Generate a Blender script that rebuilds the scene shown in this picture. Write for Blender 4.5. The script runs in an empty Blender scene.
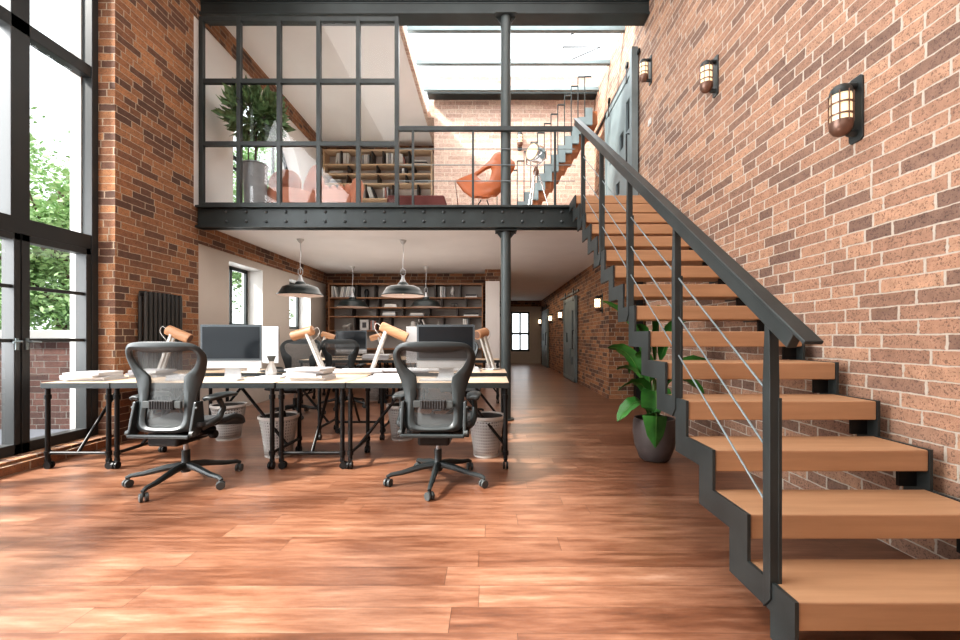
import bpy, bmesh, math, random
from mathutils import Vector, Matrix, noise
random.seed(7)
PI = math.pi
col = bpy.context.scene.collection
F = 426.67            # focal length in pixels used when measuring the photograph
EYE = 1.1
def W(px, py, Y):     # a measured point of the photograph as a place in the room
    return Vector(((px-490)*Y/F, Y, EYE+(337-py)*Y/F))

# ------------------------------------------------------------------ materials
def mat(name, rgb, rough=.5, metal=0., spec=.5, emit=None, estr=0., noise_amt=0., nscale=8., bump=0., coat=0.):
    m = bpy.data.materials.new(name); m.use_nodes = True
    nt = m.node_tree; b = nt.nodes['Principled BSDF']
    b.inputs['Base Color'].default_value = (*rgb, 1); b.inputs['Roughness'].default_value = rough
    b.inputs['Metallic'].default_value = metal; b.inputs['Specular IOR Level'].default_value = spec
    if coat: b.inputs['Coat Weight'].default_value = coat; b.inputs['Coat Roughness'].default_value = .2
    if emit: b.inputs['Emission Color'].default_value = (*emit, 1); b.inputs['Emission Strength'].default_value = estr
    tc = nt.nodes.new('ShaderNodeTexCoord'); n = nt.nodes.new('ShaderNodeTexNoise')
    n.inputs['Scale'].default_value = nscale; n.inputs['Detail'].default_value = 4
    nt.links.new(tc.outputs['Object'], n.inputs['Vector'])
    if noise_amt:
        mp = nt.nodes.new('ShaderNodeMapRange'); mp.inputs[1].default_value = .3; mp.inputs[2].default_value = .7
        mp.inputs[3].default_value = 1-noise_amt; mp.inputs[4].default_value = 1+noise_amt*.6
        nt.links.new(n.outputs['Fac'], mp.inputs[0])
        mx = nt.nodes.new('ShaderNodeVectorMath'); mx.operation = 'SCALE'; mx.inputs[0].default_value = rgb
        nt.links.new(mp.outputs[0], mx.inputs['Scale']); nt.links.new(mx.outputs[0], b.inputs['Base Color'])
    if bump:
        bp = nt.nodes.new('ShaderNodeBump'); bp.inputs['Strength'].default_value = bump; bp.inputs['Distance'].default_value = .01
        nt.links.new(n.outputs['Fac'], bp.inputs['Height']); nt.links.new(bp.outputs[0], b.inputs['Normal'])
    return m

class NT:            # small helper to write node maths
    def __init__(s, m): s.m = m; s.t = m.node_tree; s.b = s.t.nodes['Principled BSDF']
    def lk(s, a, b): s.t.links.new(a, b)
    def math(s, op, a, b=None, c=None):
        n = s.t.nodes.new('ShaderNodeMath'); n.operation = op
        for i, v in enumerate((a, b, c)):
            if v is None: continue
            if isinstance(v, (int, float)): n.inputs[i].default_value = v
            else: s.lk(v, n.inputs[i])
        return n.outputs[0]
    def comb(s, x, y, z=0.):
        n = s.t.nodes.new('ShaderNodeCombineXYZ')
        for i, v in enumerate((x, y, z)):
            if isinstance(v, (int, float)): n.inputs[i].default_value = v
            else: s.lk(v, n.inputs[i])
        return n.outputs[0]
    def white(s, vec):
        n = s.t.nodes.new('ShaderNodeTexWhiteNoise'); n.noise_dimensions = '3D'; s.lk(vec, n.inputs['Vector']); return n.outputs['Value']
    def noise(s, vec, scale, detail=3, rough=.5):
        n = s.t.nodes.new('ShaderNodeTexNoise'); n.inputs['Scale'].default_value = scale; n.inputs['Detail'].default_value = detail
        n.inputs['Roughness'].default_value = rough
        s.lk(vec, n.inputs['Vector']); return n.outputs['Fac']
    def ramp(s, fac, stops, const=False):
        n = s.t.nodes.new('ShaderNodeValToRGB'); r = n.color_ramp
        if const: r.interpolation = 'CONSTANT'
        while len(r.elements) < len(stops): r.elements.new(.5)
        for e, (p, c) in zip(r.elements, stops): e.position = p; e.color = (*c, 1)
        s.lk(fac, n.inputs[0]); return n.outputs[0]
    def mix(s, f, a, b, kind='MIX'):
        n = s.t.nodes.new('ShaderNodeMix'); n.data_type = 'RGBA'; n.blend_type = kind
        for i, v in ((0, f), (6, a), (7, b)):
            if isinstance(v, (int, float)): n.inputs[i].default_value = v
            elif isinstance(v, tuple): n.inputs[i].default_value = (*v, 1)
            else: s.lk(v, n.inputs[i])
        return n.outputs[2]

def brick_mat(name, stops, mortar, rowh=.0742, bl=.27, bump=.6):
    m = bpy.data.materials.new(name); m.use_nodes = True; k = NT(m); t = k.t
    g = t.nodes.new('ShaderNodeNewGeometry')
    sp = t.nodes.new('ShaderNodeSeparateXYZ'); k.lk(g.outputs['Position'], sp.inputs[0])
    sn = t.nodes.new('ShaderNodeSeparateXYZ'); k.lk(g.outputs['True Normal'], sn.inputs[0])
    isx = k.math('GREATER_THAN', k.math('ABSOLUTE', sn.outputs[0]), .5)
    isz = k.math('GREATER_THAN', k.math('ABSOLUTE', sn.outputs[2]), .5)
    X, Y, Z = sp.outputs
    u = k.math('ADD', k.math('MULTIPLY', isx, Y), k.math('MULTIPLY', k.math('SUBTRACT', 1, isx), X))
    v = k.math('ADD', k.math('MULTIPLY', isz, Y), k.math('MULTIPLY', k.math('SUBTRACT', 1, isz), Z))
    wob = k.noise(g.outputs['Position'], 9., 2)
    wob2 = k.math('MULTIPLY', k.math('SUBTRACT', wob, .5), .012)
    v = k.math('ADD', v, wob2)
    vr = k.math('DIVIDE', v, rowh); row = k.math('FLOOR', vr); fv = k.math('FRACT', vr)
    rr = k.white(k.comb(row, 3.3, 1.))
    uu = k.math('ADD', k.math('ADD', k.math('DIVIDE', u, bl), k.math('MULTIPLY', row, .5)), k.math('MULTIPLY', rr, .42))
    cl = k.math('FLOOR', uu); fu = k.math('FRACT', uu)
    # some bricks are laid as headers: split one brick in four
    hd = k.math('GREATER_THAN', k.white(k.comb(cl, row, 9.)), .8)
    half = k.math('MULTIPLY', hd, k.math('GREATER_THAN', fu, .5))
    fu2 = k.math('SUBTRACT', k.math('MULTIPLY', fu, k.math('ADD', 1, hd)), half)
    mw = k.math('MULTIPLY', .020, k.math('ADD', 1, hd))
    edge = k.math('ADD', mw, k.math('MULTIPLY', k.math('SUBTRACT', k.noise(g.outputs['Position'], 40., 2), .5), .05))
    fr0 = k.math('FRACT', k.math('MULTIPLY', cl, .5))
    mu = k.math('SMOOTH_MIN', k.math('DIVIDE', fu2, edge), k.math('DIVIDE', k.math('SUBTRACT', 1, fu2), edge), .1)
    ev = k.math('ADD', .052, k.math('MULTIPLY', k.math('SUBTRACT', k.noise(g.outputs['Position'], 30., 2), .5), .09))
    mv = k.math('SMOOTH_MIN', k.math('DIVIDE', fv, ev), k.math('DIVIDE', k.math('SUBTRACT', 1, fv), ev), .1)
    msk = k.math('SMOOTH_MIN', mu, mv, .1)
    n = t.nodes.new('ShaderNodeMapRange'); n.interpolation_type = 'SMOOTHSTEP'
    n.inputs[1].default_value = .75; n.inputs[2].default_value = 1.25; k.lk(msk, n.inputs[0]); isb = n.outputs[0]
    cid = k.white(k.comb(k.math('ADD', cl, k.math('MULTIPLY', half, .37)), row, 5.))
    c = k.ramp(cid, stops)
    sp1 = k.noise(g.outputs['Position'], 95., 3, .7)
    c = k.mix(k.math('MULTIPLY', k.math('GREATER_THAN', sp1, .575), .62), c, (.05, .03, .025))
    big = k.noise(g.outputs['Position'], 1.3, 3)
    c = k.mix(k.math('MULTIPLY', k.math('SUBTRACT', big, .35), .8), c, (stops[0][1][0]*.8, stops[0][1][1]*.8, stops[0][1][2]*.85))
    mid = k.noise(g.outputs['Position'], 18., 4)
    c = k.mix(.6, c, k.mix(mid, (.25, .25, .25), (1., 1., 1.)), 'OVERLAY')
    mc = k.mix(k.noise(g.outputs['Position'], 60., 3), tuple(x*.75 for x in mortar), mortar)
    c = k.mix(isb, mc, c)
    k.lk(c, k.b.inputs['Base Color']); k.b.inputs['Roughness'].default_value = .85
    h = k.math('ADD', isb, k.math('MULTIPLY', k.math('SUBTRACT', sp1, .5), -.5))
    bp = t.nodes.new('ShaderNodeBump'); bp.inputs['Strength'].default_value = bump; bp.inputs['Distance'].default_value = .008
    k.lk(h, bp.inputs['Height']); k.lk(bp.outputs[0], k.b.inputs['Normal'])
    return m

def floor_mat():
    m = bpy.data.materials.new('floor_boards'); m.use_nodes = True; k = NT(m); t = k.t
    g = t.nodes.new('ShaderNodeNewGeometry'); sp = t.nodes.new('ShaderNodeSeparateXYZ'); k.lk(g.outputs['Position'], sp.inputs[0])
    X, Y, Z = sp.outputs
    vr = k.math('DIVIDE', k.math('SUBTRACT', Y, .0601), .1523); row = k.math('FLOOR', vr); fv = k.math('FRACT', vr)
    uu = k.math('ADD', k.math('DIVIDE', X, 1.45), k.math('MULTIPLY', k.white(k.comb(row, 2., 7.)), 5.))
    cl = k.math('FLOOR', uu); fu = k.math('FRACT', uu)
    cid = k.white(k.comb(cl, row, 1.))
    gv = k.comb(k.math('ADD', k.math('MULTIPLY', X, 1.3), k.math('MULTIPLY', cid, 31.)), k.math('MULTIPLY', Y, 9.), 0.)
    gr = k.noise(gv, 2.2, 6, .62)
    fine = k.noise(k.comb(k.math('MULTIPLY', X, 6.), k.math('MULTIPLY', Y, 90.), cid), 1.6, 3)
    f = k.math('ADD', k.math('MULTIPLY', cid, .2), k.math('MULTIPLY', gr, .95))
    c = k.ramp(f, [(.25, (.068, .027, .014)), (.47, (.150, .060, .031)), (.70, (.27, .132, .078)), (.95, (.43, .26, .18))])
    c = k.mix(.25, c, k.mix(fine, (.2, .2, .2), (.9, .9, .9)), 'OVERLAY')
    e1 = k.math('LESS_THAN', fv, .018); e2 = k.math('LESS_THAN', fu, .0022)
    seam = k.math('MAXIMUM', e1, e2)
    c = k.mix(k.math('MULTIPLY', seam, .7), c, (.05, .02, .01))
    k.lk(c, k.b.inputs['Base Color'])
    rg = k.math('ADD', .22, k.math('MULTIPLY', gr, .2)); k.lk(rg, k.b.inputs['Roughness'])
    k.b.inputs['Specular IOR Level'].default_value = .5
    k.b.inputs['Coat Weight'].default_value = .5; k.b.inputs['Coat Roughness'].default_value = .3
    bp = t.nodes.new('ShaderNodeBump'); bp.inputs['Strength'].default_value = .35; bp.inputs['Distance'].default_value = .003
    k.lk(k.math('SUBTRACT', k.math('MULTIPLY', gr, .4), seam), bp.inputs['Height']); k.lk(bp.outputs[0], k.b.inputs['Normal'])
    return m

def wood_mat(name, a, b, along='X', rough=.5, sc=1.):
    m = bpy.data.materials.new(name); m.use_nodes = True; k = NT(m); t = k.t
    tc = t.nodes.new('ShaderNodeTexCoord'); sp = t.nodes.new('ShaderNodeSeparateXYZ'); k.lk(tc.outputs['Object'], sp.inputs[0])
    s = {'X': (1, 14, 14), 'Y': (14, 1, 14), 'Z': (14, 14, 1)}[along]
    v = k.comb(*[k.math('MULTIPLY', sp.outputs[i], s[i]*sc) for i in range(3)])
    n = k.noise(v, 1.6, 5, .6)
    c = k.ramp(n, [(.3, a), (.7, b)])
    k.lk(c, k.b.inputs['Base Color']); k.b.inputs['Roughness'].default_value = rough
    bp = t.nodes.new('ShaderNodeBump'); bp.inputs['Strength'].default_value = .1; bp.inputs['Distance'].default_value = .004
    k.lk(n, bp.inputs['Height']); k.lk(bp.outputs[0], k.b.inputs['Normal'])
    return m

def glass_mat(name, refl=1., tint=(.97, .985, .98)):
    m = bpy.data.materials.new(name); m.use_nodes = True; t = m.node_tree; t.nodes.clear()
    o = t.nodes.new('ShaderNodeOutputMaterial'); mx = t.nodes.new('ShaderNodeMixShader')
    tr = t.nodes.new('ShaderNodeBsdfTransparent'); tr.inputs[0].default_value = (*tint, 1)
    gl = t.nodes.new('ShaderNodeBsdfGlossy'); gl.inputs['Roughness'].default_value = .02
    fr = t.nodes.new('ShaderNodeLayerWeight'); fr.inputs[0].default_value = .5
    pw = t.nodes.new('ShaderNodeMath'); pw.operation = 'POWER'; pw.inputs[1].default_value = 5.
    mu = t.nodes.new('ShaderNodeMath'); mu.operation = 'MULTIPLY_ADD'; mu.inputs[1].default_value = .9; mu.inputs[2].default_value = .045*refl
    t.links.new(fr.outputs['Facing'], pw.inputs[0]); t.links.new(pw.outputs[0], mu.inputs[0]); t.links.new(mu.outputs[0], mx.inputs[0])
    t.links.new(tr.outputs[0], mx.inputs[1]); t.links.new(gl.outputs[0], mx.inputs[2]); t.links.new(mx.outputs[0], o.inputs[0])
    return m

def mesh_fabric(name, rgb, alpha=.55, sc=160., ring=0):
    m = bpy.data.materials.new(name); m.use_nodes = True; k = NT(m); t = k.t
    tc = t.nodes.new('ShaderNodeTexCoord'); sp = t.nodes.new('ShaderNodeSeparateXYZ'); k.lk(tc.outputs['Object'], sp.inputs[0])
    s1 = k.math('FRACT', k.math('MULTIPLY', sp.outputs[2], sc)); s2 = k.math('FRACT', k.math('MULTIPLY', k.math('ARCTAN2', sp.outputs[1], sp.outputs[0]), ring) if ring else k.math('MULTIPLY', sp.outputs[0], sc))
    a = k.math('MAXIMUM', k.math('LESS_THAN', s1, alpha*.6), k.math('LESS_THAN', s2, alpha*.5))
    k.lk(a, k.b.inputs['Alpha']); k.b.inputs['Base Color'].default_value = (*rgb, 1); k.b.inputs['Roughness'].default_value = .6
    return m

def leaf_mat(name, a, b, sc=6.):
    m = bpy.data.materials.new(name); m.use_nodes = True; k = NT(m); t = k.t
    tc = t.nodes.new('ShaderNodeTexCoord'); n = k.noise(tc.outputs['Object'], sc, 3)
    k.lk(k.ramp(n, [(.3, a), (.7, b)]), k.b.inputs['Base Color']); k.b.inputs['Roughness'].default_value = .38
    return m

M = {}
M['brick_r'] = brick_mat('brick_pale', [(0, (.17, .105, .078)), (.15, (.215, .130, .093)), (.34, (.285, .165, .112)), (.58, (.35, .20, .13)), (.82, (.42, .25, .163)), (1, (.30, .175, .118))], (.56, .49, .41), bl=.33)
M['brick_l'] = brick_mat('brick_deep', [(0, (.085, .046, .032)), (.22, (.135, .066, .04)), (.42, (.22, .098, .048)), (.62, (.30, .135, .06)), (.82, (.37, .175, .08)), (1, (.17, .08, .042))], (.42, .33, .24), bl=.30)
M['brick_b'] = brick_mat('brick_brightened', [(0, (.46, .31, .25)), (.4, (.58, .41, .33)), (.7, (.64, .46, .37)), (1, (.54, .37, .30))], (.80, .68, .56), rowh=.085, bl=.34)  # brightness of the daylit back wall put into the brick colour
M['brick_o'] = brick_mat('brick_outdoor', [(0, (.045, .022, .018)), (.5, (.075, .034, .027)), (1, (.11, .052, .04))], (.16, .14, .125))
M['floor'] = floor_mat()
M['steel'] = mat('dark_steel', (.038, .046, .046), .45, .15, noise_amt=.25, nscale=5)
M['steel_beam'] = mat('painted_beam_steel', (.030, .039, .039), .42, .15, noise_amt=.3, nscale=3)
M['column'] = mat('column_paint', (.075, .09, .09), .45, .15)
M['steel_light'] = mat('grey_painted_steel', (.20, .245, .255), .5, .3, noise_amt=.15, nscale=3)
M['frame'] = mat('window_frame_paint', (.030, .032, .032), .4, .1)
M['black'] = mat('black_metal', (.018, .018, .018), .4, .5)
M['plastic'] = mat('black_plastic', (.03, .031, .032), .45)
M['plastic_g'] = mat('graphite_plastic', (.026, .032, .033), .38)
M['plastic_m'] = mat('castor_plastic', (.06, .068, .068), .45)
M['tread'] = wood_mat('stair_wood', (.38, .215, .118), (.47, .275, .155), 'X', .5)
M['desk'] = wood_mat('desk_wood', (.56, .41, .28), (.66, .51, .37), 'X', .4)
M['shelfwood'] = wood_mat('walnut', (.20, .09, .04), (.33, .17, .085), 'X', .5)
M['shelfhaze'] = wood_mat('hazed_shelf_wood', (.60, .42, .27), (.70, .52, .36), 'X', .5)  # wood lightened: haze of the partition glass put into the colour
M['lampwood'] = wood_mat('lamp_wood', (.38, .19, .10), (.56, .32, .18), 'X', .35)
M['white'] = mat('white_paint', (.54, .53, .51), .6, noise_amt=.03)
M['taupe'] = mat('taupe_plaster', (.52, .47, .42), .8, noise_amt=.04, nscale=2)
M['plaster'] = mat('warm_white_plaster', (.80, .76, .73), .8, noise_amt=.03, nscale=2)
M['ceil'] = mat('ceiling_paint', (.78, .76, .74), .8, noise_amt=.03, nscale=2)
M['paper'] = mat('paper', (.52, .52, .53), .7)
M['silver'] = mat('silver_shell', (.46, .47, .48), .35, .3)
M['screen'] = mat('dark_screen', (.012, .015, .018), .12)
M['bezel'] = mat('screen_bezel', (.07, .085, .095), .3)
M['chrome'] = mat('chrome', (.8, .8, .8), .15, 1.)
M['basket'] = mesh_fabric('woven_basket', (.50, .49, .475), 1.0, 36., ring=6.)
M['basketsolid'] = mat('basket_rim', (.58, .56, .53), .6)
M['inner_shade'] = mat('basket_inner_shade', (.07, .065, .06), .7)  # dark inner skin: shade behind the weave holes put into its colour
M['fabric'] = mesh_fabric('chair_mesh', (.10, .11, .112), .66, 150.)
M['seat'] = mat('seat_fabric', (.028, .03, .031), .7, bump=.3, nscale=80)
M['shadein'] = mat('shade_inside', (.80, .66, .58), .5)
M['shade'] = mat('shade_enamel', (.014, .02, .02), .28, .2)
M['glass'] = glass_mat('window_glass', .8)
M['glasspart'] = glass_mat('partition_glass', .9, (.93, .95, .95))
M['glow'] = mat('lamp_glass', (.8, .7, .5), .3, emit=(1., .82, .52), estr=.75)
M['glow2'] = mat('lamp_glass_warm', (.9, .8, .6), .3, emit=(1., .80, .5), estr=5.)
M['bronze'] = mat('bronze', (.20, .12, .09), .35, .5)
M['orange'] = mat('orange_leather', (.44, .115, .028), .45, noise_amt=.1)
M['coral'] = mat('coral_velvet', (.50, .21, .13), .75, noise_amt=.12)
M['darkred'] = mat('dark_red_fabric', (.10, .018, .013), .7)
M['pot'] = mat('clay_grey_pot', (.10, .085, .082), .45, noise_amt=.12)
M['potgrey'] = mat('zinc_pot', (.30, .31, .32), .4, .3, noise_amt=.15)
M['soil'] = mat('soil', (.03, .02, .013), .9, bump=.5, nscale=60)
M['leaf'] = leaf_mat('banana_leaf', (.014, .075, .013), (.045, .19, .03))
M['leaf2'] = leaf_mat('ficus_leaf', (.09, .16, .07), (.22, .34, .17), 20)
M['treeleaf'] = leaf_mat('tree_leaf', (.20, .36, .13), (.42, .60, .30), 1.2)
M['bark'] = mat('bark', (.10, .07, .05), .9, bump=.5, nscale=30)
M['stemm'] = mat('leaf_stem', (.12, .22, .06), .5)
M['paving'] = mat('paving', (.10, .11, .13), .8, noise_amt=.1)
M['coping'] = mat('coping_stone', (.36, .36, .35), .7)
M['brass'] = mat('brass', (.5, .35, .15), .3, .9)
M['bookw'] = mat('book_white', (.74, .73, .70), .6)
M['bookg'] = mat('book_grey', (.36, .37, .38), .6)
M['bookd'] = mat('book_dark', (.05, .05, .055), .6)
M['bookr'] = mat('book_rose', (.42, .20, .17), .6)
M['dull'] = mat('divider_dark', (.04, .032, .028), .6)
M['panelg'] = mat('shelf_back_grey', (.40, .38, .36), .7)

# ------------------------------------------------------------------ mesh helpers
class MB:
    def __init__(s): s.bm = bmesh.new()
    def box(s, x0, x1, y0, y1, z0, z1, mi=0):
        v = [s.bm.verts.new((x, y, z)) for z in (z0, z1) for y in (y0, y1) for x in (x0, x1)]
        for f in ((0, 2, 3, 1), (4, 5, 7, 6), (0, 1, 5, 4), (2, 6, 7, 3), (0, 4, 6, 2), (1, 3, 7, 5)):
            q = s.bm.faces.new([v[i] for i in f]); q.material_index = mi
        return s
    def obox(s, c, ax, ay, az):     # oriented box: centre and three half-axis vectors
        c, ax, ay, az = map(Vector, (c, ax, ay, az))
        v = [s.bm.verts.new(c+i*ax+j*ay+k*az) for k in (-1, 1) for j in (-1, 1) for i in (-1, 1)]
        for f in ((0, 2, 3, 1), (4, 5, 7, 6), (0, 1, 5, 4), (2, 6, 7, 3), (0, 4, 6, 2), (1, 3, 7, 5)): s.bm.faces.new([v[i] for i in f])
        return s
    def bar(s, a, b, w, h):         # rectangular bar between two points
        a, b = Vector(a), Vector(b); d = b-a; n = d.normalized()
        up = Vector((0, 0, 1)) if abs(n.z) < .95 else Vector((0, 1, 0))
        sx = n.cross(up).normalized(); sz = sx.cross(n)
        return s.obox((a+b)/2, d/2, sx*w/2, sz*h/2)
    def tube(s, pts, r, n=10, caps=True):
        pts = [Vector(p) for p in pts]; rs = r if isinstance(r, (list, tuple)) else [r]*len(pts)
        rings = []; prev = None
        for i, p in enumerate(pts):
            t = (pts[min(i+1, len(pts)-1)]-pts[max(i-1, 0)]).normalized()
            if prev is None:
                a = Vector((0, 0, 1)) if abs(t.z) < .9 else Vector((1, 0, 0)); sx = t.cross(a).normalized()
            else:
                sx = (prev-t*prev.dot(t)).normalized()
            prev = sx; sy = t.cross(sx)
            rings.append([s.bm.verts.new(p+rs[i]*(math.cos(2*PI*k/n)*sx+math.sin(2*PI*k/n)*sy)) for k in range(n)])
        for a, b in zip(rings, rings[1:]):
            for k in range(n): s.bm.faces.new((a[k], a[(k+1) % n], b[(k+1) % n], b[k]))
        if caps: s.bm.faces.new(rings[0][::-1]); s.bm.faces.new(rings[-1])
        return s
    def lathe(s, prof, n=24, c=(0, 0, 0), mi=0):
        c = Vector(c); rings = []
        for r, z in prof:
            if r < 1e-5: rings.append([s.bm.verts.new(c+Vector((0, 0, z)))])
            else: rings.append([s.bm.verts.new(c+Vector((r*math.cos(2*PI*k/n), r*math.sin(2*PI*k/n), z))) for k in range(n)])
        for a, b in zip(rings, rings[1:]):
            for k in range(n):
                if len(a) == 1 and len(b) == 1: continue
                if len(a) == 1: f = s.bm.faces.new((a[0], b[(k+1) % n], b[k]))
                elif len(b) == 1: f = s.bm.faces.new((a[k], a[(k+1) % n], b[0]))
                else: f = s.bm.faces.new((a[k], a[(k+1) % n], b[(k+1) % n], b[k]))
                f.material_index = mi
        return s
    def prism(s, poly, vec):        # polygon points (3d) extruded by vec
        vec = Vector(vec); a = [s.bm.verts.new(Vector(p)) for p in poly]; b = [s.bm.verts.new(Vector(p)+vec) for p in poly]
        s.bm.faces.new(a); s.bm.faces.new(b[::-1]); n = len(a)
        for i in range(n): s.bm.faces.new((a[i], b[i], b[(i+1) % n], a[(i+1) % n]))
        return s
    def quad(s, *p): s.bm.faces.new([s.bm.verts.new(Vector(q)) for q in p]); return s
    def build(s, name, m, parent=None, smooth=False, bevel=0., world=False, origin=None, solid=0., subsurf=0, segs=2):
        bm = s.bm; bmesh.ops.recalc_face_normals(bm, faces=bm.faces)
        sh = Vector((0, 0, 0))
        if parent is not None and world:
            mw = parent_inv(parent); bmesh.ops.transform(bm, matrix=mw, verts=bm.verts)
        elif parent is None:
            xs = [v.co for v in bm.verts]
            sh = Vector(origin) if origin is not None else Vector(((min(c.x for c in xs)+max(c.x for c in xs))/2, (min(c.y for c in xs)+max(c.y for c in xs))/2, min(c.z for c in xs)))
            bmesh.ops.translate(bm, verts=bm.verts, vec=-sh)
        me = bpy.data.meshes.new(name); bm.to_mesh(me); bm.free()
        for mm in (m if isinstance(m, (list, tuple)) else [m]): me.materials.append(mm)
        o = bpy.data.objects.new(name, me); col.objects.link(o)
        if parent is not None: o.parent = parent
        else: o.location = sh
        if smooth:
            for p in me.polygons: p.use_smooth = True
        if solid:
            md = o.modifiers.new('thickness', 'SOLIDIFY'); md.thickness = solid; md.offset = 0
        if bevel:
            md = o.modifiers.new('bevel', 'BEVEL'); md.width = bevel; md.segments = segs; md.limit_method = 'ANGLE'
        if subsurf:
            md = o.modifiers.new('subsurf', 'SUBSURF'); md.levels = md.render_levels = subsurf
        if smooth and not subsurf:
            md = None
            try: me.set_sharp_from_angle(angle=math.radians(42))
            except Exception: pass
        return o

def world_mat(o):
    m = Matrix.Translation(o.location) @ o.rotation_euler.to_matrix().to_4x4() @ Matrix.Diagonal((*o.scale, 1))
    return world_mat(o.parent) @ m if o.parent else m
def parent_inv(o): return world_mat(o).inverted()

def tag(o, label, cat, group=None, kind=None):
    if label: o['label'] = label
    if cat: o['category'] = cat
    if group: o['group'] = group
    if kind: o['kind'] = kind
    return o
def thing(name, label, cat, loc=(0, 0, 0), rz=0., group=None):
    o = bpy.data.objects.new(name, None); col.objects.link(o); o.empty_display_size = .1
    o.location = loc; o.rotation_euler = (0, 0, rz)
    return tag(o, label, cat, group)
def struct(name, label=None, cat=None, loc=(0, 0, 0)):
    o = bpy.data.objects.new(name, None); col.objects.link(o); o.location = loc; o.empty_display_size = .1
    return tag(o, label, cat, kind='structure')
def S(o, label, cat): return tag(o, label, cat, kind='structure')
def dup(root, loc, rz=0., label=None, group=None):
    kids = list(root.children)
    r = root.copy(); col.objects.link(r); r.location = loc; r.rotation_euler = (0, 0, rz)
    if label: r['label'] = label
    if group: r['group'] = group
    for c in kids:
        sub = list(c.children)
        k = c.copy(); col.objects.link(k); k.parent = r
        for g in sub:
            d = g.copy(); col.objects.link(d); d.parent = k
    return r
# ------------------------------------------------------------------ the room
XL, XR = -3.84, 2.11
YB = 5.65            # plane of the mezzanine edge
ZC, ZM = 2.60, 2.80  # ceiling below, floor above the mezzanine
YE = 10.05           # back wall
ZT = 6.5
S(MB().box(-4.3, 3.2, -3.5, 17.9, -.12, 0).build('floor', M['floor']), 'reddish brown glossy plank floor running through the loft', 'floor')
# right side
def wall(name, boxes, m, label):
    b = MB()
    for q in boxes: b.box(*q)
    return S(b.build(name, m), label, 'wall')
wall('wall_right', [(XR, XR+.25, -3.5, 5.75, 0, ZT), (XR, XR+.25, 5.75, 8.85, ZC+.02, 6.0)], M['brick_r'], 'tall pale brick wall beside the staircase')
wall('wall_front', [(-4.3, 2.4, -3.7, -3.5, 0, ZT)], M['brick_r'], 'brick wall closing the hall behind the viewpoint')
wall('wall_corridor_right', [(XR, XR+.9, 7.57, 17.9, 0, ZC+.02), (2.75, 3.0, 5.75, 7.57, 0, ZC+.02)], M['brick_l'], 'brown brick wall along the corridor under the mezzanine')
wall('wall_corridor_end', [(-.1, 3.0, 17.7, 17.9, 0, .50), (-.1, .87, 17.7, 17.9, .5, 2.15), (1.64, 3.0, 17.7, 17.9, .5, 2.15), (-.1, 3.0, 17.7, 17.9, 2.15, 2.36)], M['taupe'], 'taupe plaster wall with a window at the end of the corridor')
S(MB().box(-.1, 2.11, 17.66, 17.72, 2.36, ZC).build('trim_1', M['brick_l']), 'brick band over the taupe corridor end wall', 'trim')
wall('wall_corridor_left', [(.10, .22, 10.05, 17.7, 0, ZC)], M['brick_l'], 'narrow brick wall seen past the round column at the corridor')
S(MB().box(-.10, .215, 9.45, 10.1, 0, 2.34).build('wall_pier', M['plaster']), 'white plastered pier at the right end of the lower bookcase', 'pier')
S(MB().box(-.11, .225, 9.44, 10.1, 2.34, ZC).build('trim_2', M['brick_l']), 'brick cap on the white pier', 'trim')
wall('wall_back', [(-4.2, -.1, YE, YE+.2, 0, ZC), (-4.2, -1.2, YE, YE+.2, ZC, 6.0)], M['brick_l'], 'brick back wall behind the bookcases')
wall('wall_back_upper', [(-1.13, 2.11, 8.62, 8.85, ZM, 6.36)], M['brick_b'], 'brick wall with daylight in its colour at the back of the mezzanine')
S(MB().box(-1.13, -1.03, 8.85, YE, ZM, 5.6).build('wall_return', M['plaster']), 'white plaster return wall beside the upper bookcase', 'wall')
# left side: brick pier, then plastered wall with windows and a brick band under each ceiling
XO = -4.22
b = MB().box(XO, XL, 4.37, 5.53, 0, ZT)
b.box(XO, XL, 5.62, YE, 2.34, ZC+.05)
b.box(XO, XL, 5.53, YE, 5.30, 5.62)
b.box(XO, XL, 5.53, 5.62, 0, ZM)
b.box(XO, XL, -3.5, 4.37, 5.15, ZT)
b.box(XO, XL, -3.5, -2.6, 0, 5.15)
b.box(XO-.02, XL-.02, -2.6, 4.37, 0, .10)
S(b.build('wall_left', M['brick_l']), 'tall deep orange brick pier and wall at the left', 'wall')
XP = XL-.025
b = MB()
for y0, y1, z0, z1 in ((5.62, YE, 0, 1.25), (5.62, 6.32, 1.25, 2.23), (7.26, 8.22, 1.25, 2.23), (9.2, YE, 1.25, 2.23), (5.62, YE, 2.23, 2.34)):
    b.box(XO, XP, y0, y1, z0, z1)
S(b.build('wall_left_lower', M['taupe']), 'taupe plastered wall with two windows below the mezzanine', 'wall')
AY0, AY1, AZ = 6.42, 8.78, 3.95   # arched opening upstairs
b = MB().box(XO, XP, 5.53, AY0, ZM, 5.3).box(XO, XP, AY1, YE, ZM, 5.3)
R = (AY1-AY0)/2; cy = (AY0+AY1)/2; n = 24
arc = [(cy-R*math.cos(PI*k/n), AZ+R*math.sin(PI*k/n)) for k in range(n+1)]
for (ya, za), (yb, zb) in zip(arc, arc[1:]):
    b.prism([(XO, ya, za), (XO, yb, zb), (XO, yb, 5.3), (XO, ya, 5.3)], (XP-XO, 0, 0))
S(b.build('wall_left_upper', M['plaster']), 'white plastered wall with an arched window on the mezzanine', 'wall')
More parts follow.
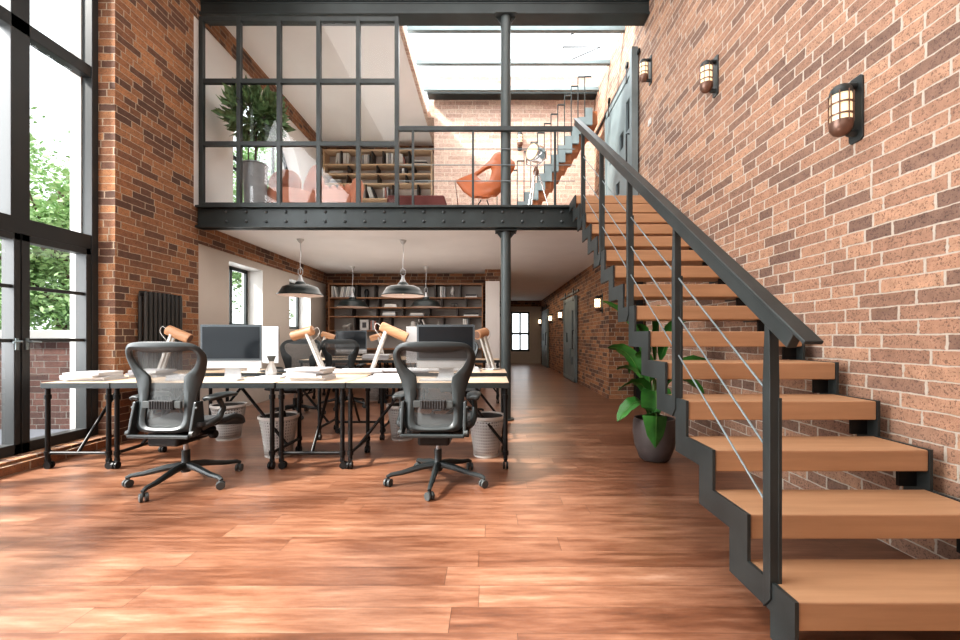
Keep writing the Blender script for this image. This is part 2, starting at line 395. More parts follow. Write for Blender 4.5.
# ceilings
S(MB().box(XO, 2.4, -3.5, 5.6, ZT, ZT+.15).build('ceiling', M['ceil']), 'high white ceiling over the hall', 'ceiling')
S(MB().box(XL, XR, 5.72, YE, ZC, ZM).build('ceiling_lower', M['ceil']), 'white ceiling under the mezzanine floor', 'ceiling')
S(MB().box(.1, XR, YE, 17.9, ZC, ZC+.1).build('ceiling_corridor', M['ceil']), 'white ceiling along the corridor', 'ceiling')
S(MB().box(1.99, XR+.7, 5.72, 7.6, ZC-.001, ZC+.06).build('ceiling_niche', M['ceil']), 'white ceiling of the side niche by the plant', 'ceiling')
S(MB().box(-3.0, XR, 5.72, 6.05, ZC-.07, ZC).build('trim_3', M['ceil']), 'cream dropped soffit strip right behind the riveted beam', 'trim')
b = MB().box(XL, -1.28, 5.72, YE, 5.60, 5.74)
S(b.build('ceiling_upper', M['plaster']), 'white ceiling over the glazed mezzanine room', 'ceiling')
S(MB().box(-1.33, -1.27, 5.85, YE, 5.592, 5.68).box(-1.27, -1.13, 8.75, YE, 5.60, 5.95).build('trim_4', M['brick_b']), 'brick edge between the white ceiling and the glass roof', 'trim')
# wall above the top beam
S(MB().box(XL, XR, 5.64, 5.76, 5.55, ZT).build('wall_above_beam', M['steel_beam']), 'dark panel above the top beam', 'wall')

# big steel window in the left wall and the glazed double door in it
XG = -4.06
def bars(name, lst, parent, m=M['frame'], bevel=.004):
    for q in lst:
        MB().box(*q).build(name, m, parent, world=True, bevel=bevel)
w = struct('window_1', 'tall dark framed window filling the left wall', 'window', (XG, 2.5, 2.05))
x0, x1 = XG-.07, XG+.04
bars('frame', [(x0, x1, -2.6, 4.37, 5.05, 5.15), (x0, x1+.01, 4.30, 4.37, .1, 5.15), (x0, x1, -2.6, -2.5, .1, 5.15)], w)
bars('mullion', [(x0-.02, x1, 3.58, 3.73, 2.12, 5.1), (x0, x1, 2.68, 2.76, 2.12, 5.1), (x0, x1, 1.4, 1.54, 2.12, 5.1)], w)
bars('transom', [(x0, x1, -2.6, 4.32, 1.985, 2.125), (x0, x1, -2.6, 4.32, 3.715, 3.83)], w)
for ya, yb in ((-2.5, 1.4), (1.54, 2.68), (2.76, 3.58), (3.73, 4.30)):
    for za, zb in ((2.125, 3.72), (3.83, 5.05)):
        MB().quad((XG, ya, za), (XG, yb, za), (XG, yb, zb), (XG, ya, zb)).build('pane', M['glass'], w, world=True)
for di, (ya, yb, hy) in enumerate(((3.665, 4.30, 3.70), (2.95, 3.655, 3.62), (2.2, 2.9, 2.24), (1.5, 2.19, 2.15), (-2.5, 1.48, 1.4))):
    lab = ['right leaf of the glazed garden door with a lever handle, beside the brick pier', 'left leaf of the glazed garden door at the left edge of the photo'][di] if di < 2 else 'glazed garden door leaf outside the left edge'
    d = struct('door_%d' % (di+1), lab, 'door', (XG, (ya+yb)/2, .1))
    MB().box(x0, x1, ya, ya+.065, .1, 1.985).box(x0, x1, yb-.05, yb, .1, 1.985).box(x0, x1, ya, yb, .1, .19).box(x0, x1, ya, yb, 1.925, 1.985).build('frame', M['frame'], d, world=True, bevel=.004)
    bars('glazing_bar', [(XG-.02, XG+.02, ya+.06, yb-.05, 1.515, 1.545), (XG-.02, XG+.02, ya+.06, yb-.05, 1.055, 1.085)], d)
    MB().quad((XG, ya+.06, .19), (XG, yb-.05, .19), (XG, yb-.05, 1.93), (XG, ya+.06, 1.93)).build('pane', M['glass'], d, world=True)
    if di < 2:
        MB().box(x1, x1+.012, hy-.012, hy+.012, .99, 1.09).tube([(x1+.01, hy, 1.06), (x1+.05, hy, 1.06), (x1+.055, hy+(.07 if di == 0 else -.07), 1.055)], .009, 8).build('handle', M['steel_light'], d, world=True)
S(MB().box(XG-.16, XL+.02, -2.6, 4.37, .0, .075).build('trim_5', M['brick_l']), 'low brick sill under the glazed doors', 'trim')
S(MB().box(XO, XG-.05, 4.285, 4.37, .1, 5.15).build('trim_6', M['coping']), 'pale outer jamb of the big window', 'trim')

# small windows of the lower wall
for i, (ya, yb) in enumerate(((6.32, 7.26), (8.22, 9.2))):
    w = struct('window_%d' % (i+2), ['left window in the taupe wall, above the silver monitor', 'right window in the taupe wall, behind the pendant lamp'][i], 'window', (-4.14, (ya+yb)/2, 1.25))
    xa, xb = -4.16, -4.12
    MB().box(xa, xb, ya, ya+.06, 1.25, 2.23).box(xa, xb, yb-.06, yb, 1.25, 2.23).box(xa, xb, ya, yb, 1.25, 1.32).box(xa, xb, ya, yb, 2.17, 2.23).build('frame', M['steel'], w, world=True)
    MB().box(xa, xb, (ya+yb)/2-.03, (ya+yb)/2+.03, 1.3, 2.2).build('mullion', M['steel'], w, world=True)
    MB().quad((-4.14, ya, 1.3), (-4.14, yb, 1.3), (-4.14, yb, 2.2), (-4.14, ya, 2.2)).build('pane', M['glass'], w, world=True)
    MB().box(XO, XP, yb-.004, yb, 1.25, 2.23).box(XO, XP, ya, yb, 2.226, 2.23).box(XO, XP, ya, yb, 1.25, 1.256).build('reveal', M['white'], w, world=True)
# arched window upstairs
w = struct('window_4', 'arched window with a slanting dark bar behind the mezzanine tree', 'window', (-4.14, cy, ZM))
fb = MB()
xa = -4.12
pts = [(xa, AY0+.02, ZM)]+[(xa, cy-(R-.02)*math.cos(PI*k/n), AZ+(R-.02)*math.sin(PI*k/n)) for k in range(n+1)]+[(xa, AY1-.02, ZM)]
fb.tube(pts, .03, 6).build('frame', M['steel'], w, world=True)
MB().bar((xa, 7.0, ZM), (xa, 7.0, 4.85), .04, .05).bar((xa, 8.1, ZM), (xa, 8.1, 4.95), .04, .05).build('mullion', M['steel'], w, world=True)
MB().box(xa-.02, xa+.02, AY0, AY1, 3.96, 4.01).box(xa-.02, xa+.02, AY0, AY1, 3.80, 3.83).build('transom', M['steel'], w, world=True)
MB().prism([(xa-.01, y, z) for _, y, z in pts], (.004, 0, 0)).build('pane', M['glass'], w, world=True)
# corridor end window
w = struct('window_5', 'small four-pane window at the far end of the corridor', 'window', (1.25, 17.75, .5))
b = MB()
for q in ((.87, .93, .5, 2.15), (1.58, 1.64, .5, 2.15), (1.225, 1.285, .5, 2.15)): b.box(q[0], q[1], 17.76, 17.82, q[2], q[3])
for q in ((.5, .58), (2.08, 2.15), (1.2, 1.28)): b.box(.87, 1.64, 17.76, 17.82, *q)
b.build('frame', M['steel'], w, world=True)
MB().quad((.9, 17.8, .5), (1.6, 17.8, .5), (1.6, 17.8, 2.15), (.9, 17.8, 2.15)).build('pane', M['glass'], w, world=True)

# glass roof
w = struct('window_6', 'flat glass roof over the open mezzanine', 'skylight', (.4, 7, 5.9))
for k, y in enumerate((5.86, 6.69, 7.50, 8.30)):
    MB().box(-1.30, XR, y-.035, y+.035, 5.885, 5.96).build('roof_bar', M['steel_light'], w, world=True, bevel=.005)
for ya, yb in ((5.89, 6.66), (6.72, 7.47), (7.53, 8.27)):
    MB().quad((-1.3, ya, 5.93), (XR, ya, 5.93), (XR, yb, 5.93), (-1.3, yb, 5.93)).build('pane', M['glass'], w, world=True)
MB().box(-1.24, XR, 8.40, 8.62, 5.89, 5.96).build('gutter', M['steel_beam'], w, world=True)
for k, (ya, za) in enumerate(((7.15, 6.02), (7.9, 6.02))):
    MB().tube([(1.35, ya, za+.45), (2.05, ya, za+.45), (1.35, ya, za+.15), (1.35, ya, za+.45)], .012, 6).build('vent_stay', M['steel'], w, world=True)

# ------------------------------------------------------------------ beams, column
def ibeam(name, label, x0, x1, yc, z0, z1, w_, cat='beam'):
    t = thing(name, label, cat, ((x0+x1)/2, yc, z0))
    MB().box(x0, x1, yc-.02, yc+.02, z0, z1).build('web', M['steel_beam'], t, world=True)
    MB().box(x0, x1, yc-w_/2, yc+w_/2, z0, z0+.03).box(x0, x1, yc-w_/2, yc+w_/2, z1-.03, z1).build('flange', M['steel_beam'], t, world=True, bevel=.003)
    return t
bt = ibeam('steel_beam', 'riveted dark steel beam carrying the edge of the mezzanine', XL+.02, 1.22, 5.60, 2.52, 2.81, .16)
M['rivet'] = mat('rivet_steel', (.075, .085, .087), .4, .2)
for i in range(19):
    for z in (2.61, 2.735):
        x = W(246.5+i*19.7-19.7, 0, 5.58).x
        if x > 1.1: continue
        q = Vector((x, 5.575, z))
        m = MB().lathe([(0, .018), (.012, .014), (.019, .006), (.021, 0)], 10)
        bmesh.ops.rotate(m.bm, verts=m.bm.verts, matrix=Matrix.Rotation(PI/2, 3, 'X')); bmesh.ops.translate(m.bm, verts=m.bm.verts, vec=q)
        m.build('rivet', M['rivet'], bt, world=True, smooth=True)
tb = thing('steel_beam', 'deep dark steel beam across the top of the photo', 'beam', (-.86, 5.73, 5.37))
MB().box(XL, XR, 5.63, 5.86, 5.37, 5.40).box(XL, XR, 5.655, 5.82, 5.52, 5.55).build('flange', M['steel_beam'], tb, world=True, bevel=.004)
MB().box(XL, XR, 5.66, 5.69, 5.39, 5.53).box(XL, XR, 5.79, 5.81, 5.39, 5.53).build('web', M['steel_beam'], tb, world=True)
ct = thing('steel_column', 'round dark steel column rising from the floor to the top beam', 'column', (.21, 5.68, 0))
MB().lathe([(.067, 0), (.067, 5.37)], 28).build('shaft', M['column'], ct, smooth=True)
MB().lathe([(.0, 0), (.11, 0), (.11, .02), (.0, .02)], 24).build('base_plate', M['steel'], ct)
for zz, nm in ((5.37, 'bracket'), (2.515, 'bracket')):
    b = MB().box(-.14, .14, -.1, .1, zz-.02, zz)
    bo = b.build(nm, M['steel'], ct)
    for sx in (-1, 1): MB().prism([(sx*.06, -.01, zz-.02), (sx*.13, -.01, zz-.02), (sx*.06, -.01, zz-.11)], (0, .02, 0)).build('gusset', M['steel'], bo)

# ------------------------------------------------------------------ glazed partition upstairs
YP = 5.60
def PX(x): return (x-490)*YP/F
w = struct('window_7', 'black framed glass partition of the upstairs room', 'window', (-2.5, YP, ZM))
xs = [202, 239.5, 279.5, 319, 358.5, 397]
for x in xs:
    MB().box(PX(x)-.026, PX(x)+.026, YP-.03, YP+.03, 2.81, 5.29).build('mullion', M['steel'], w, world=True, bevel=.003)
for z in (2.83, 3.63, 4.45, 5.26):
    MB().box(PX(202), PX(397), YP-.025, YP+.025, z-.03, z+.03).build('transom', M['steel'], w, world=True, bevel=.003)
for xa, xb in zip(xs, xs[1:]):
    for za, zb in ((2.86, 3.6), (3.66, 4.42), (4.48, 5.23)):
        MB().quad((PX(xa)+.03, YP, za), (PX(xb)-.03, YP, za), (PX(xb)-.03, YP, zb), (PX(xa)+.03, YP, zb)).build('pane', M['glasspart'], w, world=True)
# mezzanine railing
t = thing('railing', 'dark steel railing with thin cables along the mezzanine edge', 'railing', (0, YP, 2.81))
MB().box(PX(398), 1.08, YP-.025, YP+.025, 3.80, 3.86).build('top_rail', M['steel'], t, world=True, bevel=.004)
for x in (413, 473, 555): MB().box(PX(x)-.014, PX(x)+.014, YP-.02, YP+.02, 2.81, 3.81).build('post', M['steel'], t, world=True)
for y in (149, 165, 181): MB().tube([(PX(399), YP, W(0, y, YP).z), (PX(575), YP, W(0, y, YP).z)], .006, 6).build('cable', M['steel_light'], t, world=True)

# ------------------------------------------------------------------ main staircase
G0, GG, RZ = 1.438, .266, .1867
def TY(i): return G0+GG*(i-1)
def TZ(i): return .2025+RZ*(i-1)
XS, XE = 1.04, 2.03
t = thing('staircase', 'open staircase of wooden treads on black zigzag stringers along the brick wall', 'staircase', (1.5, 1.2, 0))
for i in range(0, 16):
    y = TY(i); z = TZ(i)
    MB().box(XS+.004, XE, y+.004, y+.29, max(z-.099, .003), z).build('tread', M['tread'], t, world=True, bevel=.006)
def stringer(xa, xb, wv=.125, hz=.105):
    up = []; lo = []
    for i in range(0, 16):
        up += [(TY(i)-.002, (TZ(i-1)+.003 if i else 0)), (TY(i)-.002, TZ(i)+.003)]
    up.append((5.52, TZ(15)+.003)); lo.append((5.52, TZ(15)-hz))
    for i in range(15, 0, -1):
        lo += [(TY(i)+wv, TZ(i)-hz), (TY(i)+wv, max(TZ(i-1)-hz, 0))]
    return MB().prism([(xa, a, c) for a, c in up+lo], (xb-xa, 0, 0))
stringer(XS-.014, XS).build('stringer', M['steel'], t, world=True)
stringer(XE, XE+.014).build('stringer', M['steel'], t, world=True)
for i in range(1, 16):
    MB().box(XE-.085, XE, TY(i)+.06, TY(i)+.075, TZ(i-1)+.002, TZ(i)-.1).build('bracket', M['black'], t, world=True)
    
RL = lambda y: 1.07+(y-1.345)*(RZ/GG)
ya, yb = 1.36, 5.12
p0, p1 = Vector((XS-.008, ya, RL(ya))), Vector((XS-.008, yb, RL(yb)))
m = MB(); m.bar(p0, p1, .062, .014); m.build('handrail', M['steel'], t, world=True, bevel=.003)
dn = Vector((0, .575, -.82))*.040
m = MB(); m.bar(p0+dn+Vector((0, .06, .04)), p1+dn, .034, .062); m.build('rail_bar', M['steel'], t, world=True, bevel=.003)
for k in range(5):
    y = 1.57+.798*k; nose = .2025+(y-G0)*(RZ/GG); zt = RL(y)-.05; zb = nose-.20
    prof = [(y-.018, zb+.05), (y+.022, zb), (y+.026, zt-.26), (y+.012, zt), (y-.012, zt), (y-.018, zt-.24)]
    m = MB().prism([(XS-.022, a, c) for a, c in prof], (.036, 0, 0))
    m.box(XS+.008, XS+.022, y-.02, y+.02, zb+.1, zt-.30)
    m.build('post', M['steel'], t, world=True, bevel=.002)
for h in (.58, .365, .155):
    MB().tube([(XS, 1.57, .2025+(1.57-G0)*(RZ/GG)+h), (XS, 4.76, .2025+(4.76-G0)*(RZ/GG)+h)], .0045, 6).build('cable', M['steel_light'], t, world=True)

# second, upper staircase on the mezzanine
M['rust'] = mat('rust_brown_riser', (.36, .13, .05), .6)
t = thing('staircase', 'upper grey staircase with rust-brown risers at the back of the mezzanine', 'staircase', (1.2, 8.1, ZM))
nst = 14; xa, xb = .175, 1.85; za, zb = 2.84, 5.16
for i in range(nst):
    x = xa+(xb-xa)*i/nst; z = za+(zb-za)*(i+1)/nst; dx = (xb-xa)/nst
    MB().box(x+.0, x+dx+.07, 7.62, 8.3, max(z-.26, ZM+.01), z-.03).build('tread', M['rust'], t, world=True)
    MB().box(x-.04, x+dx*.7, 7.55, 7.60, max(z-.30, ZM+.01), z).build('stringer_step', M['steel_light'], t, world=True)
for i in range(0, nst, 1):
    x = xa+(xb-xa)*i/nst; z = za+(zb-za)*(i+1)/nst; dx = (xb-xa)/nst
    zz = min(z+.72, 5.72)
    if zz-z > .1: MB().bar((x-.05, 7.57, z-.2), (x-.05, 7.57, zz), .016, .016).bar((x-.05, 7.57, zz), (x+dx-.05, 7.57, zz), .02, .02).build('baluster', M['steel'], t, world=True)
# ------------------------------------------------------------------ furniture
ZD = .72
def make_table():
    t = thing('desk', 'x', 'desk'); L, D = 1.36, .57
    MB().box(-L/2+.003, L/2-.003, -D/2+.003, D/2-.003, ZD-.018, ZD).build('tabletop', M['desk'], t)
    b = MB()
    for y in (-D/2, D/2-.02): b.box(-L/2, L/2, y, y+.02, ZD-.046, ZD-.002)
    for x in (-L/2, L/2-.02): b.box(x, x+.02, -D/2+.02, D/2-.02, ZD-.046, ZD-.002)
    b.build('apron', M['plastic_g'], t)
    lx, ly = L/2-.03, D/2-.03
    for sx in (-1, 1):
        for sy in (-1, 1):
            p = MB().tube([(sx*lx, sy*ly, .075), (sx*lx, sy*ly, ZD-.05)], .018, 12)
            for z in (.13, ZD-.12): p.tube([(sx*lx, sy*ly, z-.018), (sx*lx, sy*ly, z+.018)], .0245, 12)
            lg_ = p.build('leg', M['black'], t, smooth=True)
            c = MB().box(sx*lx-.014, sx*lx+.014, sy*ly-.016, sy*ly+.016, .055, .085)
            for dx in (-.013, .013): c.tube([(sx*lx+dx-.008, sy*ly-.012, .03), (sx*lx+dx+.008, sy*ly-.012, .03)], .030, 14)
            c.build('castor', M['black'], lg_)
        MB().tube([(sx*lx, -ly, .13), (sx*lx, ly, .13)], .014, 10).build('stretcher', M['black'], t, smooth=True)
        MB().tube([(sx*lx, 0, .135), (sx*(lx-.44), 0, ZD-.03)], .0135, 10).build('brace', M['black'], t, smooth=True)
    return t
T0 = make_table()
tabs = [((-3.445, 4.22), PI/2, 'narrow end-on pipe-leg desk by the window at the left end of the front desk cluster'),
        ((-2.475, 3.83), 0, 'wide pipe-leg desk behind the left front office chair'),
        ((-1.49, 4.22), PI/2, 'narrow end-on pipe-leg desk in the middle of the front desk cluster'),
        ((-.52, 3.83), 0, 'wide pipe-leg desk behind the right front office chair'),
        ((-2.475, 4.82), 0, 'wide desk of the second row, left, carrying the silver-backed monitor'),
        ((-.50, 4.82), 0, 'wide desk of the second row, right, nearest to the round column'),
        ((-2.475, 7.33), 0, 'far desk at the left of the back cluster in front of the bookcase'),
        ((-.52, 7.33), 0, 'far desk at the right of the back cluster behind the second row'),
        ((-2.475, 8.3), 0, 'farthest left desk of the back cluster, directly before the lower bookcase'),
        ((-1.49, 7.73), PI/2, 'far narrow desk in the middle of the back cluster')]
for k, (p, rz, lb) in enumerate(tabs):
    if k == 0: T0.location = (p[0], p[1], 0); T0.rotation_euler = (0, 0, rz); T0['label'] = lb; T0['group'] = 'pipe-leg desks on castors'
    else: dup(T0, (p[0], p[1], 0), rz, lb)

def spline(pts, n=6):
    out = []; N = len(pts)
    for i in range(N-1):
        p0, p1, p2, p3 = pts[max(i-1, 0)], pts[i], pts[i+1], pts[min(i+2, N-1)]
        for k in range(n):
            t = k/n
            out.append(tuple(.5*((2*p1[j])+(-p0[j]+p2[j])*t+(2*p0[j]-5*p1[j]+4*p2[j]-p3[j])*t*t+(-p0[j]+3*p1[j]-3*p2[j]+p3[j])*t**3) for j in range(len(p1))))
    out.append(tuple(pts[-1])); return out

def make_chair():
    t = thing('office_chair', 'x', 'chair', group='mesh-back office chairs')
    O = [(0, 1.068), (.14, 1.066), (.235, 1.05), (.283, 1.0), (.293, .945), (.275, .87), (.243, .78), (.218, .69), (.206, .60), (.203, .51), (.19, .445), (.11, .43), (0, .43)]
    I = [(0, .995), (.12, 1.0), (.205, 1.012), (.238, .99), (.238, .945), (.205, .885), (.155, .84), (.128, .80), (.130, .70), (.140, .60), (.140, .51), (.11, .463), (0, .455)]
    Os, Is = spline(O, 4), spline(I, 4)
    def dy(x, z):
        s_ = (z-.45)/.6
        return -.215+.035*math.sin(min(max(s_, 0), 1)*PI*.9)-.05*max(s_-.6, 0)/.4+abs(x)**2*.55
    bm = bmesh.new(); lp = []
    for side in (1, -1):
        rng = range(len(Os)) if side == 1 else range(len(Os)-2, 0, -1)
        for i in rng:
            o_, i_ = Os[i], Is[i]; row = []
            for f in (0, .5, 1):
                x = o_[0]+(i_[0]-o_[0])*f; z = o_[1]+(i_[1]-o_[1])*f
                row.append(bm.verts.new((side*x, dy(x, z)-(.012 if f == .5 else 0), z)))
            lp.append(row)
    N = len(lp)
    for i in range(N):
        a, b = lp[i], lp[(i+1) % N]
        for j in (0, 1): bm.faces.new((a[j], a[j+1], b[j+1], b[j]))
    m = MB(); m.bm.free(); m.bm = bm
    m.build('back_frame', M['plastic_g'], t, smooth=True, solid=.024, bevel=.006)
    m = MB(); rows = []
    for (x, z) in Is:
        rows.append([m.bm.verts.new((x*u, dy(x*u, z)+.008, z)) for u in (-1, -.75, -.5, -.25, 0, .25, .5, .75, 1)])
    for a, b in zip(rows[1:], rows[2:-1]):
        for k in range(8): m.bm.faces.new((a[k], a[k+1], b[k+1], b[k]))
    m.build('back_mesh', M['fabric'], t, smooth=True)
    m = MB().box(-.09, .09, -.235, -.205, .590, .655)
    for k in range(9): m.box(-.080+k*.0190, -.073+k*.0190, -.241, -.23, .594, .651)
    m.build('lumbar_pad', M['plastic'], t, bevel=.003)
    for s_ in (-1, 1): MB().box(.09 if s_ > 0 else -.14, .14 if s_ > 0 else -.09, -.228, -.205, .600, .648).build('lumbar_bar', M['plastic_m'], t, bevel=.003)
    for s_ in (-1, 1):
        MB().prism([(s_*.213, -.255, .40), (s_*.213, -.20, .395), (s_*.213, -.11, .45), (s_*.213, -.13, .64), (s_*.213, -.20, .64)], (s_*.022, 0, 0)).build('back_support', M['plastic_g'], t, bevel=.006)
        MB().tube([(s_*.22, -.235, .425), (s_*.246, -.235, .425)], .020, 12).build('pivot', M['plastic_m'], t, smooth=True)
        MB().tube([(s_*.226, -.2, .60), (s_*.243, -.2, .60)], .009, 8).build('pivot', M['plastic_m'], t, smooth=True)
    MB().box(-.225, .225, -.265, -.235, .392, .418).build('cross_bar', M['plastic_g'], t, bevel=.008)
    # seat with waterfall front
    m = MB(); prof = [(-.20, .455), (-.1, .44), (.05, .438), (.17, .45), (.24, .447), (.285, .42), (.30, .38)]
    top = []
    for y, z in spline(prof, 3): top.append([m.bm.verts.new((u*.265, y, z+.028*u*u*(1 if y < .2 else .5))) for u in (-1, -.8, -.5, 0, .5, .8, 1)])
    for a, b in zip(top, top[1:]):
        for k in range(6): m.bm.faces.new((a[k], a[k+1], b[k+1], b[k]))
    m.build('seat', M['seat'], t, smooth=True, solid=.04, bevel=.01)
    MB().box(-.115, .115, -.22, .10, .325, .41).box(-.19, .19, -.10, .08, .37, .42).build('tilt_mechanism', M['black'], t, bevel=.02, segs=3)
    for s_ in (-1, 1):
        MB().tube([(s_*.13, .0, .365), (s_*.21, .0, .37)], .012, 8).tube([(s_*.2, .0, .37), (s_*.235, .0, .37)], .03, 12).build('tilt_knob', M['black'], t, smooth=True)
        ap_ = MB().tube([(s_*.235, -.15, .45), (s_*.265, -.12, .47), (s_*.275, -.02, .50), (s_*.278, .02, .57), (s_*.275, -.02, .635)], [.024, .026, .026, .022, .02], 10).build('arm_post', M['plastic_g'], t, smooth=True)
        a = MB(); rr = []
        for y, w_, z in ((-.15, .03, .645), (-.12, .045, .652), (0, .052, .66), (.10, .046, .655), (.15, .03, .645)):
            rr.append([a.bm.verts.new((s_*.275+u*w_, y, z+.012*(1-u*u))) for u in (-1, -.5, 0, .5, 1)])
        for p, q in zip(rr, rr[1:]):
            for k in range(4): a.bm.faces.new((p[k], p[k+1], q[k+1], q[k]))
        a.build('arm_pad', M['plastic_g'], ap_, smooth=True, solid=.03, bevel=.008)
    MB().tube([(0, 0, .24), (0, 0, .345)], .0165, 14).build('gas_lift', M['silver'], t, smooth=True)
    MB().lathe([(0, .085), (.03, .085), (.038, .10), (.036, .15), (.029, .16), (.028, .25), (0, .25)], 18).build('hub', M['plastic_g'], t, smooth=True)
    for k in range(5):
        a = -PI/2+k*2*PI/5; c, s_ = math.cos(a), math.sin(a); R_ = .37
        l = MB(); l.tube([(c*.02, s_*.02, .135), (c*.12, s_*.12, .125), (c*.27, s_*.27, .092), (c*(R_-.02), s_*(R_-.02), .083), (c*(R_+.01), s_*(R_+.01), .068)], [.027, .025, .019, .016, .013], 8)
        bl_ = l.build('base_leg', M['plastic_g'], t, smooth=True)
        b2 = a+.9; tx, ty = math.cos(b2), math.sin(b2); px, py = -ty, tx
        w_ = MB()
        for q in (-.016, .016): w_.tube([(c*R_+px*(q-.009), s_*R_+py*(q-.009), .029), (c*R_+px*(q+.009), s_*R_+py*(q+.009), .029)], .029, 16)
        w_.tube([(c*R_-tx*.005, s_*R_-ty*.005, .03), (c*R_, s_*R_, .078)], .011, 8)
        w_.build('castor', M['plastic_m'], bl_, bevel=.003)
    return t
C0 = make_chair()
chairs = [((-2.295, 3.22), math.radians(-3), 'mesh-back office chair turned to the desks, the left one of the two front chairs'),
          ((-.395, 3.245), math.radians(-2), 'mesh-back office chair turned to the desks, the right one of the two front chairs'),
          ((-2.72, 5.95), PI, 'pale-looking office chair facing the camera behind the silver-backed monitor'),
          ((-2.30, 6.72), 0, 'office chair seen from behind between the two desk clusters, under the left front pendant'),
          ((-.43, 5.85), PI+.15, 'office chair mostly hidden behind the right front chair, its edge by the right desk lamp')]
for k, (p, rz, lb) in enumerate(chairs):
    if k == 0: C0.location = (p[0], p[1], 0); C0.rotation_euler = (0, 0, rz); C0['label'] = lb
    else: dup(C0, (p[0], p[1], 0), rz, lb)

def make_monitor():
    t = thing('monitor', 'x', 'monitor', group='desktop monitors')
    w, z0, z1 = .270, .09, .495
    sh_ = MB().box(-w, w, -.012, .0, z0, z1).build('shell', M['silver'], t, bevel=.004)
    MB().box(-w, w, -.016, -.0125, z0+.072, z1).build('bezel', M['bezel'], t)
    MB().box(-w+.018, w-.018, -.0185, -.0165, z0+.092, z1-.02).build('screen', M['screen'], sh_)
    MB().prism([(-.075, .015, .008), (.075, .015, .008), (.06, .012, .17), (-.06, .012, .17)], (0, .008, 0)).build('stand', M['silver'], t)
    MB().box(-.085, .085, -.07, .10, 0, .008).build('foot', M['silver'], t, bevel=.003)
    return t
M0 = make_monitor()
mons = [((-2.395, 3.96), math.radians(5), 'dark-screened monitor facing the camera on the left front desk'),
        ((-2.60, 4.72), math.radians(176), 'silver back of a monitor standing behind the left dark-screened monitor'),
        ((-.41, 3.97), math.radians(-2), 'dark-screened monitor seen above the right front office chair'),
        ((-.66, 4.74), math.radians(180), 'silver back of a monitor peeking out left of the right dark-screened monitor'),
        ((-2.42, 7.45), 0, 'small distant monitor with a blue-grey screen in front of the lower bookcase')]
for k, (p, rz, lb) in enumerate(mons):
    if k == 0: M0.location = (p[0], p[1], ZD); M0.rotation_euler = (0, 0, rz); M0['label'] = lb
    else: dup(M0, (p[0], p[1], ZD), rz, lb)

def desk_lamp(p, rz, lean, up, label, head=.20, tilt=-.35):
    """arm leans by `lean` along local x and rises to `up`; the wooden head points along local +x"""
    t = thing('desk_lamp', label, 'lamp', (p[0], p[1], ZD), rz, 'desk lamps with wooden heads')
    MB().box(-.075, .075, -.075, .075, 0, .018).build('base', M['white'], t, bevel=.004)
    for s_ in (-1, 1):
        MB().bar((-.01, s_*.03, .018), (lean, s_*.03, up), .026, .034).build('arm', M['white'], t, bevel=.003)
    MB().tube([(lean-.01, -.045, up-.01), (lean-.01, .045, up-.01)], .014, 10).build('hinge', M['silver'], t, smooth=True)
    d = Vector((math.cos(tilt), 0, math.sin(tilt))); c = Vector((lean-.06*d.x, 0, up+.035)); n = Vector((-d.z, 0, d.x))
    e = c+d*head
    lh_ = MB().tube([c-d*.01, c, e], [.038, .053, .053], 18).build('lamp_head', M['lampwood'], t, smooth=True)
    MB().tube([e-d*.004, e+d*.004], .042, 18).build('lamp_opening', M['bronze'], lh_, smooth=True)
    MB().tube(spline([tuple(c-d*.01), tuple(c-d*.06+Vector((0, 0, .01))), tuple(c-d*.08+Vector((0, 0, -.06))), (lean-.05, 0, up-.10), (lean*.7, 0, up*.7)], 5), .003, 6).build('cable', M['white'], t)
    return t
desk_lamp((-3.43, 4.45), .12, .12, .42, 'desk lamp with a copper-toned wooden head behind the left front chair', .235, -.42)
desk_lamp((-1.83, 4.66), PI-.1, .17, .42, 'desk lamp with its wooden head pointing left, standing mid-table by the white vase', .24, -.28)
desk_lamp((-1.27, 4.62), .05, .15, .46, 'desk lamp with its wooden head pointing down-right, beside the right front chair', .30, -.42)
desk_lamp((.02, 4.95), PI+.9, .17, .40, 'desk lamp at the right end of the desks by the round column', .16, -.2)
desk_lamp((-3.05, 7.6), .0, .12, .40, 'small distant desk lamp with its wooden head pointing right, behind the mid-table lamp', .24, -.3)
desk_lamp((-2.02, 8.05), PI, .08, .38, 'small distant desk lamp with its wooden head pointing left in front of the bookcase', .22, -.3)

def sheets(p, w, d, n, label, rz, name='paper_stack', th=.019):
    rnd = random.Random(int(p[0]*100)+n)
    t = thing(name, label, 'papers', (p[0], p[1], ZD), rz, 'paper stacks on the desks')
    z = 0
    for k in range(n):
        a = rnd.uniform(-.12, .12); dx, dy_ = rnd.uniform(-.02, .02), rnd.uniform(-.02, .02)
        h = th*rnd.uniform(.8, 1.5); ww, dd = w*rnd.uniform(.82, 1), d*rnd.uniform(.8, 1)
        ca, sa = math.cos(a), math.sin(a)
        MB().obox((dx, dy_, z+h/2), (ww/2*ca, ww/2*sa, 0), (-dd/2*sa, dd/2*ca, 0), (0, 0, h/2-.0006)).build('paper_pile', M['paper'], t)
        z += h
sheets((-3.50, 3.78), .33, .30, 4, 'stack of white papers at the near end of the left narrow desk', .05)
sheets((-3.27, 4.12), .30, .26, 3, 'low stack of white papers behind the tallest stack on the left narrow desk', -.1)
sheets((-1.60, 3.80), .36, .30, 5, 'thick stack of papers at the near end of the middle narrow desk', -.05)
sheets((-.92, 3.86), .34, .26, 2, 'flat white papers on the desk just left of the right front chair', .2)
sheets((-2.02, 3.98), .24, .18, 1, 'single white sheets beside the foot of the left dark-screened monitor', .1)
sheets((-2.72, 3.80), .22, .2, 2, 'small paper pile right beside the left front chair back', .1)
sheets((-1.9, 7.2), .5, .3, 4, 'distant stack of white papers on the back desk cluster', 0)
